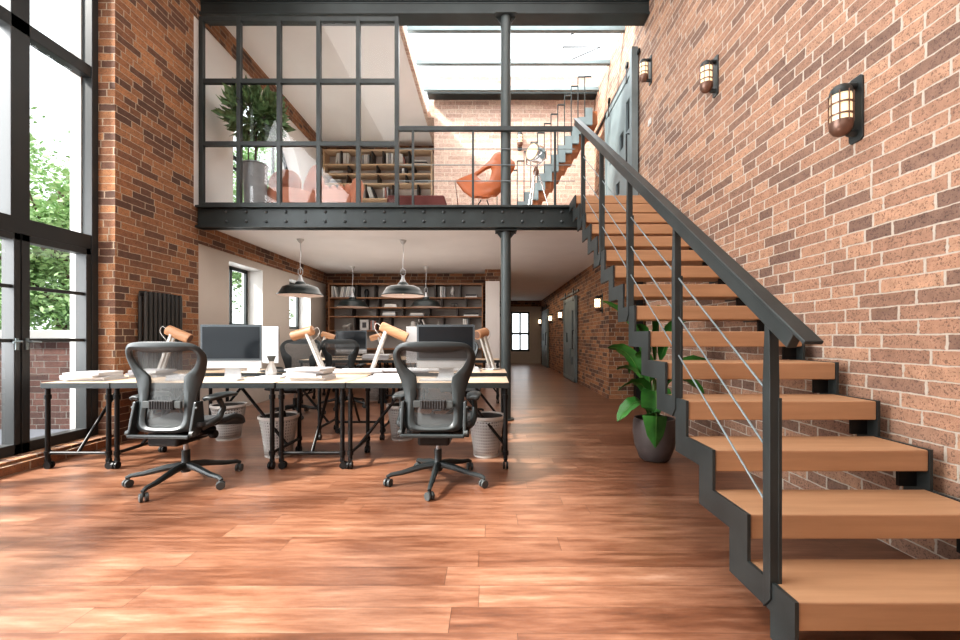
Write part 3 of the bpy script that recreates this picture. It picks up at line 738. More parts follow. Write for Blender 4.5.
sheets((-.35, 4.75), .5, .25, 2, 'white papers on the second desk row near the column', 0)
for k, (x, y, l, r, a) in enumerate(((-1.55, 4.36, .9, .027, .04), (-1.10, 4.50, .9, .025, .03), (-.62, 4.60, .7, .025, .02))):
    ca, sa = math.cos(a)*l/2, math.sin(a)*l/2
    m = MB().tube([(x-ca, y-sa, ZD+r), (x+ca, y+sa, ZD+r)], r, 14)
    tag(m.build('paper_roll', M['paper'], smooth=True), ['leftmost long white paper roll lying across the middle narrow desk', 'long white paper roll by the foot of the down-pointing desk lamp', 'rightmost white paper roll, between desk lamp and right front chair'][k], 'paper roll', 'rolled drawings')
t = thing('laptop', 'thin dark closed laptop on the second-row desk behind the left monitor', 'laptop', (-2.24, 4.66, ZD))
MB().box(-.2, .2, -.12, .12, .004, .018).build('body', M['plastic_g'], t, bevel=.004)
MB().box(-.2, .2, -.12, .12, .019, .026).build('lid', M['plastic'], t, bevel=.003)
t = thing('vase', 'small faceted white vase with a dark grey collar on the desk', 'vase', (-2.08, 4.06, ZD))
MB().lathe([(0, 0), (.045, 0), (.055, .05), (.025, .13), (.022, .155)], 7).build('body', M['white'], t)
MB().lathe([(.022, .15), (.04, .20), (.036, .20), (.018, .155)], 12).build('collar', M['plastic_m'], t, smooth=True)
t = thing('keyboard', 'thin silver keyboard in front of the left dark-screened monitor', 'keyboard', (-2.38, 3.74, ZD))
MB().box(-.2, .2, -.06, .06, 0, .012).build('body', M['silver'], t, bevel=.003)
MB().box(-.19, .19, -.05, .05, .0125, .016).build('keys', M['white'], t)
t = thing('keyboard', 'thin silver keyboard in front of the right dark-screened monitor', 'keyboard', (-.41, 3.72, ZD))
MB().box(-.2, .2, -.06, .06, 0, .012).build('body', M['silver'], t, bevel=.003)
MB().box(-.19, .19, -.05, .05, .0125, .016).build('keys', M['white'], t)

def make_basket():
    t = thing('waste_basket', 'x', 'basket', group='woven waste baskets under the desks')
    MB().lathe([(.115, .012), (.125, .1), (.145, .24), (.168, .36)], 32).build('basket_wall', M['basket'], t, smooth=True, solid=.006)
    MB().lathe([(0, .0), (.117, .0), (.121, .018), (0, .018)], 32).build('base', M['basketsolid'], t, smooth=True)
    MB().lathe([(.160, .345), (.178, .352), (.176, .378), (.158, .372), (.160, .345)], 32).build('rim', M['basketsolid'], t, smooth=True)
    MB().lathe([(.105, .03), (.115, .1), (.135, .24), (.156, .366)], 20).build('inner_shade', M['inner_shade'], t, smooth=True)
    return t
B0 = make_basket()
for k, (p, lb) in enumerate((((-1.97, 3.98), 'woven waste basket left of the middle castors, under the left front desk'),
        ((-2.83, 4.62), 'woven waste basket behind the armrest of the left front chair'),
        ((-.945, 4.62), 'woven waste basket left of the right front chair'),
        ((-.035, 3.98), 'woven waste basket at the right desk leg by the column'),
        ((-2.03, 7.45), 'small distant woven waste basket under the back desks'))):
    if k == 0: B0.location = (*p, 0); B0['label'] = lb
    else: dup(B0, (*p, 0), k*.7, lb)
t = thing('bottle', 'dark-capped bottle sticking out of the basket under the left front desk', 'bottle', (-1.93, 3.97, .20))
MB().lathe([(0, -.17), (.032, -.17), (.032, .17), (.02, .22), (.02, .26), (0, .26)], 14).build('body', M['white'], t, smooth=True)
MB().lathe([(.034, .10), (.034, .17), (.022, .215), (0, .215)], 14).build('cap', M['black'], t, smooth=True)

# ------------------------------------------------------------------ pendants
def make_pendant():
    t = thing('pendant_lamp', 'x', 'lamp', group='black enamel pendant lamps'); H = ZC
    MB().lathe([(0, H), (.055, H), (.05, H-.02), (.018, H-.06), (0, H-.065)], 18).build('ceiling_rose', M['white'], t, smooth=True)
    MB().tube([(0, 0, H-.06), (.006, 0, H-.2), (-.004, 0, H-.4), (0, 0, 2.08)], .005, 6).build('cord', M['silver'], t)
    m = MB()
    for s_ in (-1, 1): m.tube([(0, 0, 2.17), (s_*.035, 0, 2.13), (s_*.035, 0, 2.07), (0, 0, 2.04)], .005, 6)
    m.build('hook', M['silver'], t)
    MB().lathe([(0, 2.05), (.02, 2.05), (.026, 2.0), (.05, 1.96), (.052, 1.93), (0, 1.93)], 18).build('socket', M['silver'], t, smooth=True)
    MB().lathe([(0, 1.945), (.06, 1.945), (.075, 1.925), (.085, 1.905), (.20, 1.885), (.255, 1.86), (.285, 1.81), (.31, 1.765), (.335, 1.748), (.338, 1.738)], 40, mi=0).build('shade', M['shade'], t, smooth=True, solid=.004)
    MB().lathe([(.05, 1.89), (.19, 1.868), (.245, 1.845), (.275, 1.80), (.300, 1.757), (.332, 1.737)], 40).build('shade_lining', M['shadein'], t, smooth=True)
    MB().lathe([(0, 1.76), (.03, 1.78), (.035, 1.81), (.02, 1.86), (.02, 1.90)], 16).build('bulb', M['glow'], t, smooth=True)
    return t
P0 = make_pendant()
for k, (p, lb) in enumerate((((-2.91, 6.55), 'black pendant lamp nearest the windows, front left of the four'),
        ((-1.35, 6.62), 'black pendant lamp, front right of the four, above the desk lamps'),
        ((-2.93, 9.1), 'black pendant lamp, back left of the four, right in front of the lower bookcase'),
        ((-1.365, 9.1), 'black pendant lamp, back right of the four, right in front of the lower bookcase'))):
    if k == 0: P0.location = (*p, 0); P0['label'] = lb
    else: dup(P0, (*p, 0), 0, lb)

# ------------------------------------------------------------------ radiator
t = thing('radiator', 'dark column radiator on the brick pier behind the left front chair', 'radiator', (XL+.07, 5.01, .3))
ny = 9; M['radiator'] = mat('radiator_enamel', (.045, .045, .043), .35)
for k in range(ny):
    y = 4.63+k*(.52/(ny-1))
    m = MB()
    for x in (XL+.045, XL+.105): m.tube([(x, y, .32), (x, y, .36), (x, y, 1.56), (x, y, 1.60)], [.010, .019, .019, .010], 8)
    m.box(XL+.04, XL+.11, y-.012, y+.012, 1.54, 1.60).box(XL+.04, XL+.11, y-.012, y+.012, .30, .36)
    m.build('fin', M['radiator'], t, world=True, smooth=True)
MB().tube([(XL+.075, 4.61, .34), (XL+.075, 5.17, .34)], .02, 8).tube([(XL+.075, 4.61, 1.56), (XL+.075, 5.17, 1.56)], .02, 8).build('manifold', M['black'], t, world=True)
MB().box(XL+.002, XL+.05, 4.70, 4.74, .34, .38).box(XL, XL+.05, 5.06, 5.10, .34, .38).box(XL, XL+.05, 4.70, 4.74, 1.5, 1.54).box(XL, XL+.05, 5.06, 5.10, 1.5, 1.54).build('wall_bracket', M['black'], t, world=True)

# ------------------------------------------------------------------ caged wall lamps
def make_sconce():
    t = thing('wall_lamp', 'x', 'lamp', group='caged bulkhead wall lamps')   # wall on local +x side, lamp towards -x
    MB().prism([(0, -.035, -.20), (0, .035, -.20), (0, .05, -.185), (0, .05, .185), (0, .035, .20), (0, -.035, .20), (0, -.05, .185), (0, -.05, -.185)], (-.012, 0, 0)).build('wall_plate', M['steel'], t, bevel=.002)
    for s_ in (-1, 1): MB().tube([(-.012, 0, s_*.145), (-.05, 0, s_*.145), (-.075, 0, s_*.125)], .022, 12).build('bracket', M['steel'], t, smooth=True)
    c = (-.10, 0, 0)
    MB().lathe([(0, -.10), (.052, -.10), (.055, -.08), (.055, .08), (.052, .10), (0, .10)], 24, c).build('lamp_glass', M['glow'], t, smooth=True)
    MB().lathe([(.060, .085), (.060, .10), (.055, .125), (.038, .145), (.02, .153), (0, .155)], 24, c).build('top_cap', M['steel'], t, smooth=True)
    MB().lathe([(.062, -.075), (.062, -.10), (.058, -.125), (.040, -.15), (.018, -.162), (0, -.163)], 24, c).build('bottom_cap', M['bronze'], t, smooth=True)
    m = MB()
    for z in (-.04, .03):
        m.lathe([(.058, z-.005), (.064, z-.005), (.064, z+.005), (.058, z+.005), (.058, z-.005)], 24, c)
    for k in range(8):
        a = k*PI/4; x, y = c[0]+.061*math.cos(a), .061*math.sin(a); m.tube([(x, y, -.09), (x, y, .10)], .004, 6)
    m.build('cage', M['bronze'], t, smooth=True)
    return t
S0 = make_sconce()
sc_l = [((XR, 2.452, 2.405), 0, 1, 'caged wall lamp nearest the camera, high on the right brick wall'),
        ((XR, 3.98, 3.53), 0, 1, 'caged wall lamp second from the camera on the right brick wall'),
        ((XR, 5.60, 4.60), 0, 1, 'caged wall lamp beside the upper steel sliding door'),
        ((.60, 8.62, 5.05), PI/2, 1, 'small caged lamp on the brightened back wall of the mezzanine'),
        ((XR, 8.0, 1.73), 0, 1, 'glowing corridor wall lamp nearest the potted plant'),
        ((XR, 12.3, 1.73), 0, 1, 'glowing corridor wall lamp just past the near sliding door'),
        ((XR, 14.3, 1.72), 0, 1, 'glowing corridor wall lamp between the two sliding doors'),
        ((XR, 17.3, 1.72), 0, 1, 'glowing wall lamp at the far end of the corridor'),
        ((.225, 9.7, 1.74), PI, 1, 'glowing wall lamp on the white pier beside the column')]
for k, (p, rz, s_, lb) in enumerate(sc_l):
    if k == 0: S0.location = p; S0.rotation_euler = (0, 0, rz); S0['label'] = lb; o = S0; S0.scale = (.93,)*3
    else: o = dup(S0, p, rz, lb)
    if k >= 4:
        for c in [c for c in o.children if c.name.startswith('lamp_glass')]:
            c.data = c.data.copy(); c.data.materials[0] = M['glow2']
t = thing('switch', 'small white switch plate on the brick right of the upper sliding door', 'switch', (XR-.001, 5.62, 3.93))
MB().box(-.012, 0, -.05, .05, -.04, .04).build('plate', M['white'], t, bevel=.003)
MB().box(-.018, -.0125, -.02, .02, -.025, .025).build('rocker', M['white'], t, bevel=.002)

# ------------------------------------------------------------------ sliding steel doors
def sliding_door(ya, yb, z0, z1, label, holes, name='sliding_door'):
    t = thing(name, label, 'door', (XR-.05, (ya+yb)/2, z0)); x = XR-.07
    H = z1-z0; L = yb-ya
    ys = sorted({0, L}|{h[0] for h in holes}|{h[1] for h in holes}); zs = sorted({0, H}|{h[2] for h in holes}|{h[3] for h in holes})
    m = MB()
    for a, b in zip(ys, ys[1:]):
        for c, d in zip(zs, zs[1:]):
            if any(h[0] <= a and b <= h[1] and h[2] <= c and d <= h[3] for h in holes): continue
            m.box(x, x+.05, ya+a, ya+b, z0+c, z0+d)
    bmesh.ops.remove_doubles(m.bm, verts=m.bm.verts, dist=1e-5)
    m.build('door_leaf', M['steel_light'], t, world=True)
    for h in holes: MB().box(x+.03, x+.045, ya+h[0], ya+h[1], z0+h[2], z0+h[3]).build('door_light', M['black'], t, world=True)
    MB().box(x-.012, x, ya, ya+.09, z0, z1).box(x-.012, x, yb-.09, yb, z0, z1).box(x-.012, x, ya, yb, z1-.09, z1).box(x-.012, x, ya, yb, z0, z0+.09).build('edge_frame', M['steel_light'], t, world=True, bevel=.002)
    MB().box(XR-.035, XR-.015, ya-.15, yb+.9, z1+.08, z1+.13).build('track', M['black'], t, world=True)
    for y in (ya+.25, yb-.25):
        MB().tube([(XR-.085, y, z1+.14), (XR-.06, y, z1+.14)], .05, 16).box(XR-.085, XR-.072, y-.025, y+.025, z1-.12, z1+.14).build('roller_hanger', M['black'], t, world=True)
    MB().tube([(x, ya+.12, z0+.8), (x-.05, ya+.12, z0+.8), (x-.05, ya+.12, z0+1.25), (x, ya+.12, z0+1.25)], .012, 8).build('handle', M['black'], t, world=True)
H3 = [(.25, .45, 1.15, 1.75), (.6, .75, .55, .8), (1.0, 1.25, .95, 1.2), (.3, .5, .4, .6)]
sliding_door(10.2, 11.8, .01, 2.10, 'near grey steel sliding door in the corridor', H3)
sliding_door(15.2, 16.8, .01, 2.10, 'far grey steel sliding door at the end of the corridor', H3)
sliding_door(6.10, 7.55, ZM+.01, 5.0, 'grey steel sliding door with small dark lights above the stair head', [(.10, .3, 1.35, 1.8), (.42, .62, 1.2, 1.45), (.62, .82, .55, .75), (1.05, 1.2, 1.2, 1.4)])
MB().box(XR-.11, XR-.02, 6.02, 6.12, ZM, 5.2).build('door_post', M['steel_light'], [o for o in bpy.data.objects if o.name.startswith('sliding_door')][-1], world=True)
tag(MB().box(2.50, 2.62, 7.30, 7.42, 0, ZC).box(2.46, 2.66, 7.26, 7.46, 0, .015).build('steel_post', M['black']), 'dark steel post standing in the niche behind the potted plant', 'post')
# ------------------------------------------------------------------ bookcases
YF, YK = 9.70, 10.045
def bookcase(name, label, x0, x1, tops, z0, divs, wood, panel):
    t = thing(name, label, 'bookcase', ((x0+x1)/2, YF, z0))
    ztop = tops[0]
    for x in (x0, x1-.03): MB().box(x, x+.03, YF, YK, z0, ztop).build('side_panel', wood, t, world=True)
    for z in tops: MB().box(x0+.03, x1-.03, YF, YK-.02, z-.028, z).build('shelf', wood, t, world=True)
    MB().box(x0+.03, x1-.03, YK-.02, YK, z0, ztop-.028).build('back_panel', panel, t, world=True)
    for (za, zb), xs in zip(zip(tops, tops[1:]), divs):
        for x in xs: MB().box(x, x+.03, YF+.03, YK-.02, zb, za-.028).build('divider', M['dull'], t, world=True)
    return t
def SX(px): return (px-490)*YF/F
def SZ(py): return EYE+(337-py)*YF/F
LT = [SZ(283.3), SZ(297.2), SZ(307.0), SZ(316.0), SZ(330.2), .84, .50, .12]
ldiv = [[SX(p) for p in (355.5, 373.5, 424, 434.5, 459.5)], [SX(p) for p in (364, 377, 401.5, 441, 465.5)], [SX(p) for p in (350.5, 375.5, 401.5, 428.5, 456.5)],
        [SX(p) for p in (353.5, 378.5, 389.5, 419, 442.5, 469)], [SX(p) for p in (345, 378, 408, 440)], [SX(p) for p in (360, 395, 430, 455)], [SX(p) for p in (350, 385, 420)]]
bookcase('bookcase', 'long walnut bookcase across the back wall below the mezzanine', SX(328)+.0, SX(483), LT, .02, ldiv, M['shelfwood'], M['panelg'])
UT = [SZ(149.2), SZ(163.7), SZ(173.2), SZ(183.0), SZ(198.2), 3.95, 3.6, 3.2]
udiv = [[SX(p) for p in (340, 371, 382, 408)], [SX(p) for p in (347, 376, 394, 413)], [SX(p) for p in (346, 377, 405)], [SX(p) for p in (336, 365, 392, 417)], [SX(p) for p in (350, 390)], [SX(p) for p in (350, 390)], [SX(p) for p in (350, 390)]]
bookcase('bookcase', 'wooden bookcase upstairs, glass haze in its colour, behind the glass partition and railing', -3.80, SX(432), UT, ZM+.01, udiv, M['shelfhaze'], M['plaster'])  # light back panel carries the painted glass haze too
ORD = 'first second third fourth fifth sixth seventh eighth ninth tenth eleventh twelfth'.split()
def book_row(x, z, hs, mats, where, group, lean=None, wd_=None, sub='book'):
    n = len(hs)
    for k, h in enumerate(hs):
        w = wd_[k] if wd_ else .035
        a = lean[k] if lean else 0
        m = MB(); d = .19
        # cover (two boards and a rounded spine) with the page block set back a little
        pts = [(-w/2, 0), (w/2, 0), (w/2, h), (-w/2, h)]
        m.box(-w/2, -w/2+.004, 0, d, 0, h).box(w/2-.004, w/2, 0, d, 0, h).prism([(-w/2, 0, 0), (-w/4, -.006, 0), (w/4, -.006, 0), (w/2, 0, 0)], (0, 0, h)).box(-w/2+.004, w/2-.004, 0, d-.006, .004, h-.006)
        R_ = Matrix.Rotation(a, 3, 'Y'); bmesh.ops.rotate(m.bm, verts=m.bm.verts, matrix=R_)
        lo = min(v.co.z for v in m.bm.verts); bmesh.ops.translate(m.bm, verts=m.bm.verts, vec=(x, YF+.06, z-lo+.001))
        o = m.build(sub, M[mats[k]], origin=(x, YF+.06, z))
        nm = {'bookw': 'white', 'bookg': 'grey', 'bookd': 'dark', 'bookr': 'rose'}[mats[k]]
        lb = '%s book, %s from left, %s' % (nm, ORD[k], where) if n > 1 else '%s book %s' % (nm, where)
        tag(o, lb, 'book', group)
        nx = (w/2+.006)+abs(math.sin(a))*h*.0
        x += w+.008+(abs(math.tan(a)-math.tan(lean[k+1]))*h*.55 if lean and k+1 < n else 0)
def flat_stack(x, z, ws, mats, where, group):
    for k, w in enumerate(ws):
        h = .035
        m = MB().box(x-w/2, x+w/2, YF+.05, YF+.052+.2, z+.0005, z+.005).box(x-w/2, x+w/2, YF+.05, YF+.252, z+h-.005, z+h-.0005).box(x-w/2, x-w/2+.006, YF+.05, YF+.252, z+.005, z+h-.005).box(x-w/2+.006, x+w/2-.006, YF+.056, YF+.246, z+.005, z+h-.005)
        o = m.build('book', M[mats[k]])
        nm = {'bookw': 'white', 'bookg': 'grey', 'bookd': 'dark', 'bookr': 'rose'}[mats[k]]
        pos = ('bottom', 'second', 'third')[k] if k < len(ws)-1 else 'topmost'
        tag(o, '%s book, %s in the flat pile %s' % (nm, pos, where) if len(ws) > 1 else '%s book lying flat %s' % (nm, where), 'book', group); z += h
g = 'books on the lower bookcase'
L0, L1, L2, L3, L4 = LT[1], LT[2], LT[3], LT[4], LT[5]
book_row(SX(331.0), L0, [.26, .26, .25, .24, .25, .24, .25, .25, .24, .24], ['bookw', 'bookg', 'bookw', 'bookw', 'bookw', 'bookg', 'bookw', 'bookw', 'bookg', 'bookw'], 'leaning at the lower bookcase top left', g, [0, -.03, -.18, .17, .16, .19, .2, .15, .16, .14], [.03]*10)
book_row(SX(440.5), L0, [.25, .25, .24], ['bookw', 'bookg', 'bookg'], 'beside the bird figurine', g)
flat_stack(SX(471), L0, [.27, .24], ['bookw', 'bookd'], 'at the lower bookcase top right', g)
flat_stack(SX(390), L1, [.30, .26], ['bookw', 'bookw'], 'behind the front right pendant', g)
flat_stack(SX(388.5), L2, [.30, .29, .27], ['bookg', 'bookw', 'bookg'], 'just below the front right pendant', g)
flat_stack(SX(416.5), L2, [.34, .3], ['bookg', 'bookw'], 'just below the back right pendant', g)
flat_stack(SX(471), L2, [.34, .32], ['bookw', 'bookd'], 'by the white pier, third shelf', g)
book_row(SX(422), L3, [.26, .27, .26], ['bookw', 'bookd', 'bookw'], 'leaning above the right front monitor', g, [-.33, -.36, -.42])
book_row(SX(463.5), L3, [.26, .26, .25], ['bookw', 'bookw', 'bookg'], 'upright, lower bookcase fourth shelf right', g)
book_row(SX(370.5), L3, [.22, .23, .21], ['bookr', 'bookg', 'bookr'], 'right of the white picture frame', g)
g = 'books on the upper bookcase'
U0, U1, U2, U3, U4 = UT[1:6]
book_row(SX(334.5), U0, [.27, .27, .27, .27, .27, .27], ['bookw', 'bookw', 'bookg', 'bookw', 'bookw', 'bookw'], 'upper bookcase top shelf left', g, [.18, .02, 0, 0, 0, 0], [.04, .035, .06, .03, .05, .04])
book_row(SX(362), U0, [.22, .24, .23, .24], ['bookg', 'bookw', 'bookw', 'bookg'], 'upper bookcase top shelf middle', g)
book_row(SX(386.5), U0, [.27, .27, .26], ['bookw', 'bookg', 'bookw'], 'top shelf left of partition end', g, None, [.05, .05, .05])
book_row(SX(399.5), U0, [.26, .25, .18], ['bookw', 'bookw', 'bookr'], 'upstairs top shelf behind the railing', g, [0, 0, -.1])
flat_stack(SX(420), U0, [.3, .3, .27], ['bookw', 'bookd', 'bookw'], 'upstairs top shelf, far right', g)
flat_stack(SX(335), U1, [.34, .3], ['bookw', 'bookw'], 'upstairs second shelf left', g)
flat_stack(SX(334.5), U2, [.28, .26, .24], ['bookw', 'bookg', 'bookw'], 'above the fluted coral armchair', g)
book_row(SX(400), U1, [.12, .14, .14], ['bookd', 'bookw', 'bookd'], 'upstairs second shelf behind the railing', g, None, [.05, .05, .05])
flat_stack(SX(366), U2, [.24], ['bookw'], 'upstairs third shelf middle', g)
flat_stack(SX(421), U2, [.32, .3], ['bookw', 'bookd'], 'upstairs third shelf behind the railing', g)
book_row(SX(370), U3, [.29, .29, .28], ['bookw', 'bookw', 'bookd'], 'leaning on the upstairs fourth shelf', g, [-.3, -.34, -.38], [.04, .05, .04])
book_row(SX(383), U3, [.27, .25, .28], ['bookw', 'bookr', 'bookg'], 'right of the upstairs leaning books', g)
flat_stack(SX(402), U3, [.28], ['bookw'], 'upstairs fourth shelf behind the railing', g)
# ornaments
t = thing('figurine', 'white bird figurine standing on the top shelf of the lower bookcase', 'figurine', (SX(452), YF+.15, L0))
MB().tube([(0, 0, .06), (-.01, 0, .11), (.0, 0, .18), (.005, 0, .23), (-.02, 0, .27)], [.02, .045, .05, .028, .012], 10).build('body', M['white'], t, smooth=True)
MB().tube([(-.02, 0, 0), (-.01, 0, .08)], .008, 6).tube([(.04, 0, 0), (.01, 0, .1)], .008, 6).build('leg', M['white'], t)
t = thing('figurine', 'small white horse figurine on the fourth shelf of the lower bookcase', 'figurine', (SX(344), YF+.15, L3))
MB().tube([(-.08, 0, .09), (-.04, 0, .10), (.04, 0, .10), (.08, 0, .15), (.11, 0, .15)], [.02, .034, .032, .018, .014], 10).build('body', M['white'], t, smooth=True)
m = MB()
for x in (-.06, -.03, .03, .06): m.tube([(x*1.3, 0, 0), (x, 0, .09)], .008, 6)
m.build('leg', M['white'], t)
t = thing('picture_frame', 'white picture frame with a dark photo on the lower bookcase', 'picture frame', (SX(363), YF+.1, L3))
MB().box(-.10, .10, 0, .015, 0, .245).build('frame', M['white'], t, bevel=.004)
MB().box(-.045, .045, -.003, -.0005, .06, .18).build('picture', M['bookd'], t)
t = thing('vase', 'black vase on the top shelf of the lower bookcase', 'vase', (SX(365), YF+.13, L0))
MB().lathe([(0, 0), (.045, 0), (.04, .05), (.055, .14), (.03, .19), (.045, .20), (0, .20)], 16).build('body', M['black'], t, smooth=True)
t = thing('vase', 'white round-handled jug on the fourth shelf above the right monitor', 'vase', (SX(412.5), YF+.13, L3))
MB().lathe([(0, 0), (.05, 0), (.075, .08), (.06, .17), (.04, .2), (.05, .215), (0, .215)], 16).build('body', M['white'], t, smooth=True)
MB().tube([(.05, 0, .18), (.10, 0, .16), (.10, 0, .08), (.07, 0, .05)], .009, 8).build('handle', M['white'], t, smooth=True)
t = thing('candlestick', 'slim pale candlestick on the fourth shelf above the right monitor', 'candlestick', (SX(437.5), YF+.13, L3))
MB().lathe([(0, 0), (.05, 0), (.015, .02), (.012, .1), (.03, .13), (.012, .15), (.02, .2), (0, .2)], 12).build('stem', M['white'], t, smooth=True)
t = thing('storage_box', 'small dark open wire box on the second shelf of the lower bookcase', 'box', (SX(454), YF+.15, L1))
MB().box(-.07, -.06, -.05, .05, 0, .09).box(.06, .07, -.05, .05, 0, .09).box(-.005, .005, -.05, .05, 0, .09).box(-.07, .07, -.05, .05, 0, .008).box(-.07, .07, -.05, .05, .082, .09).build('body', M['black'], t)

# ------------------------------------------------------------------ banana plant below the stairs
t = thing('potted_banana_plant', 'broad-leaved green plant in a grey clay pot under the staircase', 'plant', (1.475, 3.83, 0))
MB().lathe([(0, 0), (.105, 0), (.13, .02), (.17, .13), (.187, .25), (.182, .34), (.172, .375), (.163, .375), (.17, .33), (.165, .3)], 36).build('pot', M['pot'], t, smooth=True)
MB().lathe([(0, .33), (.166, .33)], 24).build('soil', M['soil'], t)
def blade(parent, p0, p1, p2, width, stem=.35, tw=0., m='leaf', fold=.25):
    p0, p1, p2 = map(Vector, (p0, p1, p2)); N = 16; pts = []
    for i in range(N+1):
        s_ = i/N; pts.append(p0*(1-s_)**2+p1*2*s_*(1-s_)+p2*s_*s_)
    k0 = int(N*stem)
    mb = MB(); mb.tube(pts[:k0+2], [.011-.004*i/(k0+2) for i in range(k0+2)], 6)
    rows = []
    for i in range(k0, N+1):
        s_ = (i-k0)/(N-k0); tg = (pts[min(i+1, N)]-pts[max(i-1, 0)]).normalized()
        sd = tg.cross(Vector((0, 0, 1)))
        if sd.length < .2: sd = tg.cross(Vector((0, 1, 0)))
        sd.normalize(); sd = Matrix.Rotation(tw, 3, tg) @ sd; nm = sd.cross(tg)
        w = width*(math.sin(PI*min(1, s_**.95))**.45)*.5 if 0 < s_ < 1 else .003
        rows.append([mb.bm.verts.new(pts[i]+sd*w*u+nm*(abs(u)*w*fold+.006*math.sin(i*2.3+u*3))) for u in (-1, -.66, -.33, 0, .33, .66, 1)])
    for a, b in zip(rows, rows[1:]):
        for q in range(6): mb.bm.faces.new((a[q], a[q+1], b[q+1], b[q]))
    o = mb.build('leaf', M[m], parent, smooth=True)
    MB().tube([Vector(q)+Vector((0, -.004, .003)) for q in pts[k0:]], [.005-.004*i/(N-k0) for i in range(N-k0+1)], 5).build('midrib', M['stemm'], o, smooth=True)
    return o
bx = [# base, control, tip, width, twist (local metres)
  ((-.03, -.05, .34), (-.09, -.30, 1.02), (-.12, -.34, .19), .24, .0),      # large drooping front leaf
  ((-.03, 0, .34), (-.08, -.10, .86), (-.37, -.16, .64), .15, .4),
  ((-.04, 0, .34), (-.12, -.05, .70), (-.36, -.10, .36), .16, -.3),
  ((-.02, .02, .34), (-.12, .02, 1.05), (-.42, .0, 1.0), .16, .5),
  ((-.01, .02, .34), (-.05, .02, 1.3), (-.47, -.02, 1.42), .10, .3),
  ((.02, .02, .34), (.10, .02, .95), (.42, -.05, .60), .17, -.4),
  ((.02, .03, .34), (.05, .05, 1.35), (.40, .02, 1.26), .18, .3),
  ((.0, .03, .34), (-.05, .05, 1.45), (-.22, .02, 1.10), .17, .2),
  ((.03, .0, .34), (.12, -.02, 1.0), (.45, -.1, .88), .16, .3),
  ((0, .04, .34), (.05, .10, 1.35), (.12, .1, 1.38), .16, .8),
  ((-.02, .05, .34), (-.02, .2, 1.1), (-.12, .32, .75), .15, 0),
  ((-.02, 0, .34), (-.05, -.04, 1.0), (-.20, -.10, .95), .14, .5),
  ((0, .0, .34), (-.08, .05, .9), (-.30, .12, .80), .16, .2)]
for a in bx: blade(t, *a[:4], .34, a[4])
MB().tube([(0, 0, .33), (.0, .01, .55), (.01, .02, .72)], [.03, .024, .016], 10).build('stem', M['stemm'], t, smooth=True)

# ------------------------------------------------------------------ mezzanine furniture
t = thing('potted_tree', 'round-headed green tree in a tall zinc pot behind the glass partition', 'plant', (-3.29, 5.98, ZM+.002))
MB().lathe([(0, 0), (.135, 0), (.16, .69), (.172, .70), (.165, .715), (.15, .70), (.148, .6)], 30).build('pot', M['potgrey'], t, smooth=True)
MB().lathe([(0, .62), (.15, .62)], 20).build('soil', M['soil'], t)
m = MB().tube([(0, 0, .6), (.01, 0, 1.0), (-.01, .01, 1.35)], [.018, .014, .012], 8).tube([(-.1, 0, .6), (-.09, .0, 1.3)], .007, 6)
rnd = random.Random(3)
for k in range(7):
    a = k*.9; m.tube([(0, 0, 1.1+.03*k), (.12*math.cos(a), .12*math.sin(a), 1.4+.02*k), (.28*math.cos(a), .28*math.sin(a), 1.55+.03*k)], [.008, .006, .003], 5)
m.build('trunk', M['bark'], t, smooth=True)
bm = bmesh.new()
for k in range(520):
    u = rnd.uniform(-1, 1); a = rnd.uniform(0, 2*PI); r = rnd.uniform(.3, 1)**.5
    q = Vector((math.sqrt(1-u*u)*math.cos(a)*.34, math.sqrt(1-u*u)*math.sin(a)*.34, u*.30))*r; p = q+Vector((0, 0, 1.40))
    d = (q.normalized()+Vector((rnd.gauss(0, .5), rnd.gauss(0, .4), .35+rnd.gauss(0, .3)))).normalized()
    sd = d.cross(Vector((rnd.gauss(0, 1), rnd.gauss(0, 1), rnd.gauss(0, 1)))).normalized(); nm = sd.cross(d)
    L = rnd.uniform(.14, .22); w = L*.24
    v = [bm.verts.new(p), bm.verts.new(p+d*L*.45+sd*w+nm*.01), bm.verts.new(p+d*L-nm*.02), bm.verts.new(p+d*L*.45-sd*w+nm*.01)]
    bm.faces.new(v)
me = bpy.data.meshes.new('foliage'); bm.to_mesh(me); bm.free(); me.materials.append(M['leaf2'])
o = bpy.data.objects.new('foliage', me); col.objects.link(o); o.parent = t

def armchair(p, rz, label, lobes):
    t = thing('armchair', label, 'armchair', p, rz, 'coral velvet armchairs')
    m = MB().lathe([(0, .10), (.24, .10), (.27, .14), (.28, .26), (.26, .34), (.2, .37), (0, .37)], 28); m.build('seat', M['coral'], t, smooth=True)
    m = MB(); nb = lobes
    for k in range(nb):
        a = PI*.0+PI*(k+.5)/nb; r = .27
        hh = .52+.08*math.sin(a)
        wv = .62*r*2*PI/2/nb
        m.tube([(r*math.cos(a), r*math.sin(a), .12), (r*1.04*math.cos(a), r*1.04*math.sin(a), .3), (r*1.14*math.cos(a), r*1.14*math.sin(a), hh-.08), (r*1.12*math.cos(a), r*1.12*math.sin(a), hh), (r*1.1*math.cos(a), r*1.1*math.sin(a), hh+.02)], [wv*.85, wv, wv*1.05, wv*.7, wv*.2], 10)
    m.build('backrest', M['coral'], t, smooth=True)
    for a in (.8, 2.3, 3.9, 5.5): MB().tube([(.2*math.cos(a), .2*math.sin(a), 0), (.17*math.cos(a), .17*math.sin(a), .12)], [.012, .018], 8).build('leg', M['black'], t)
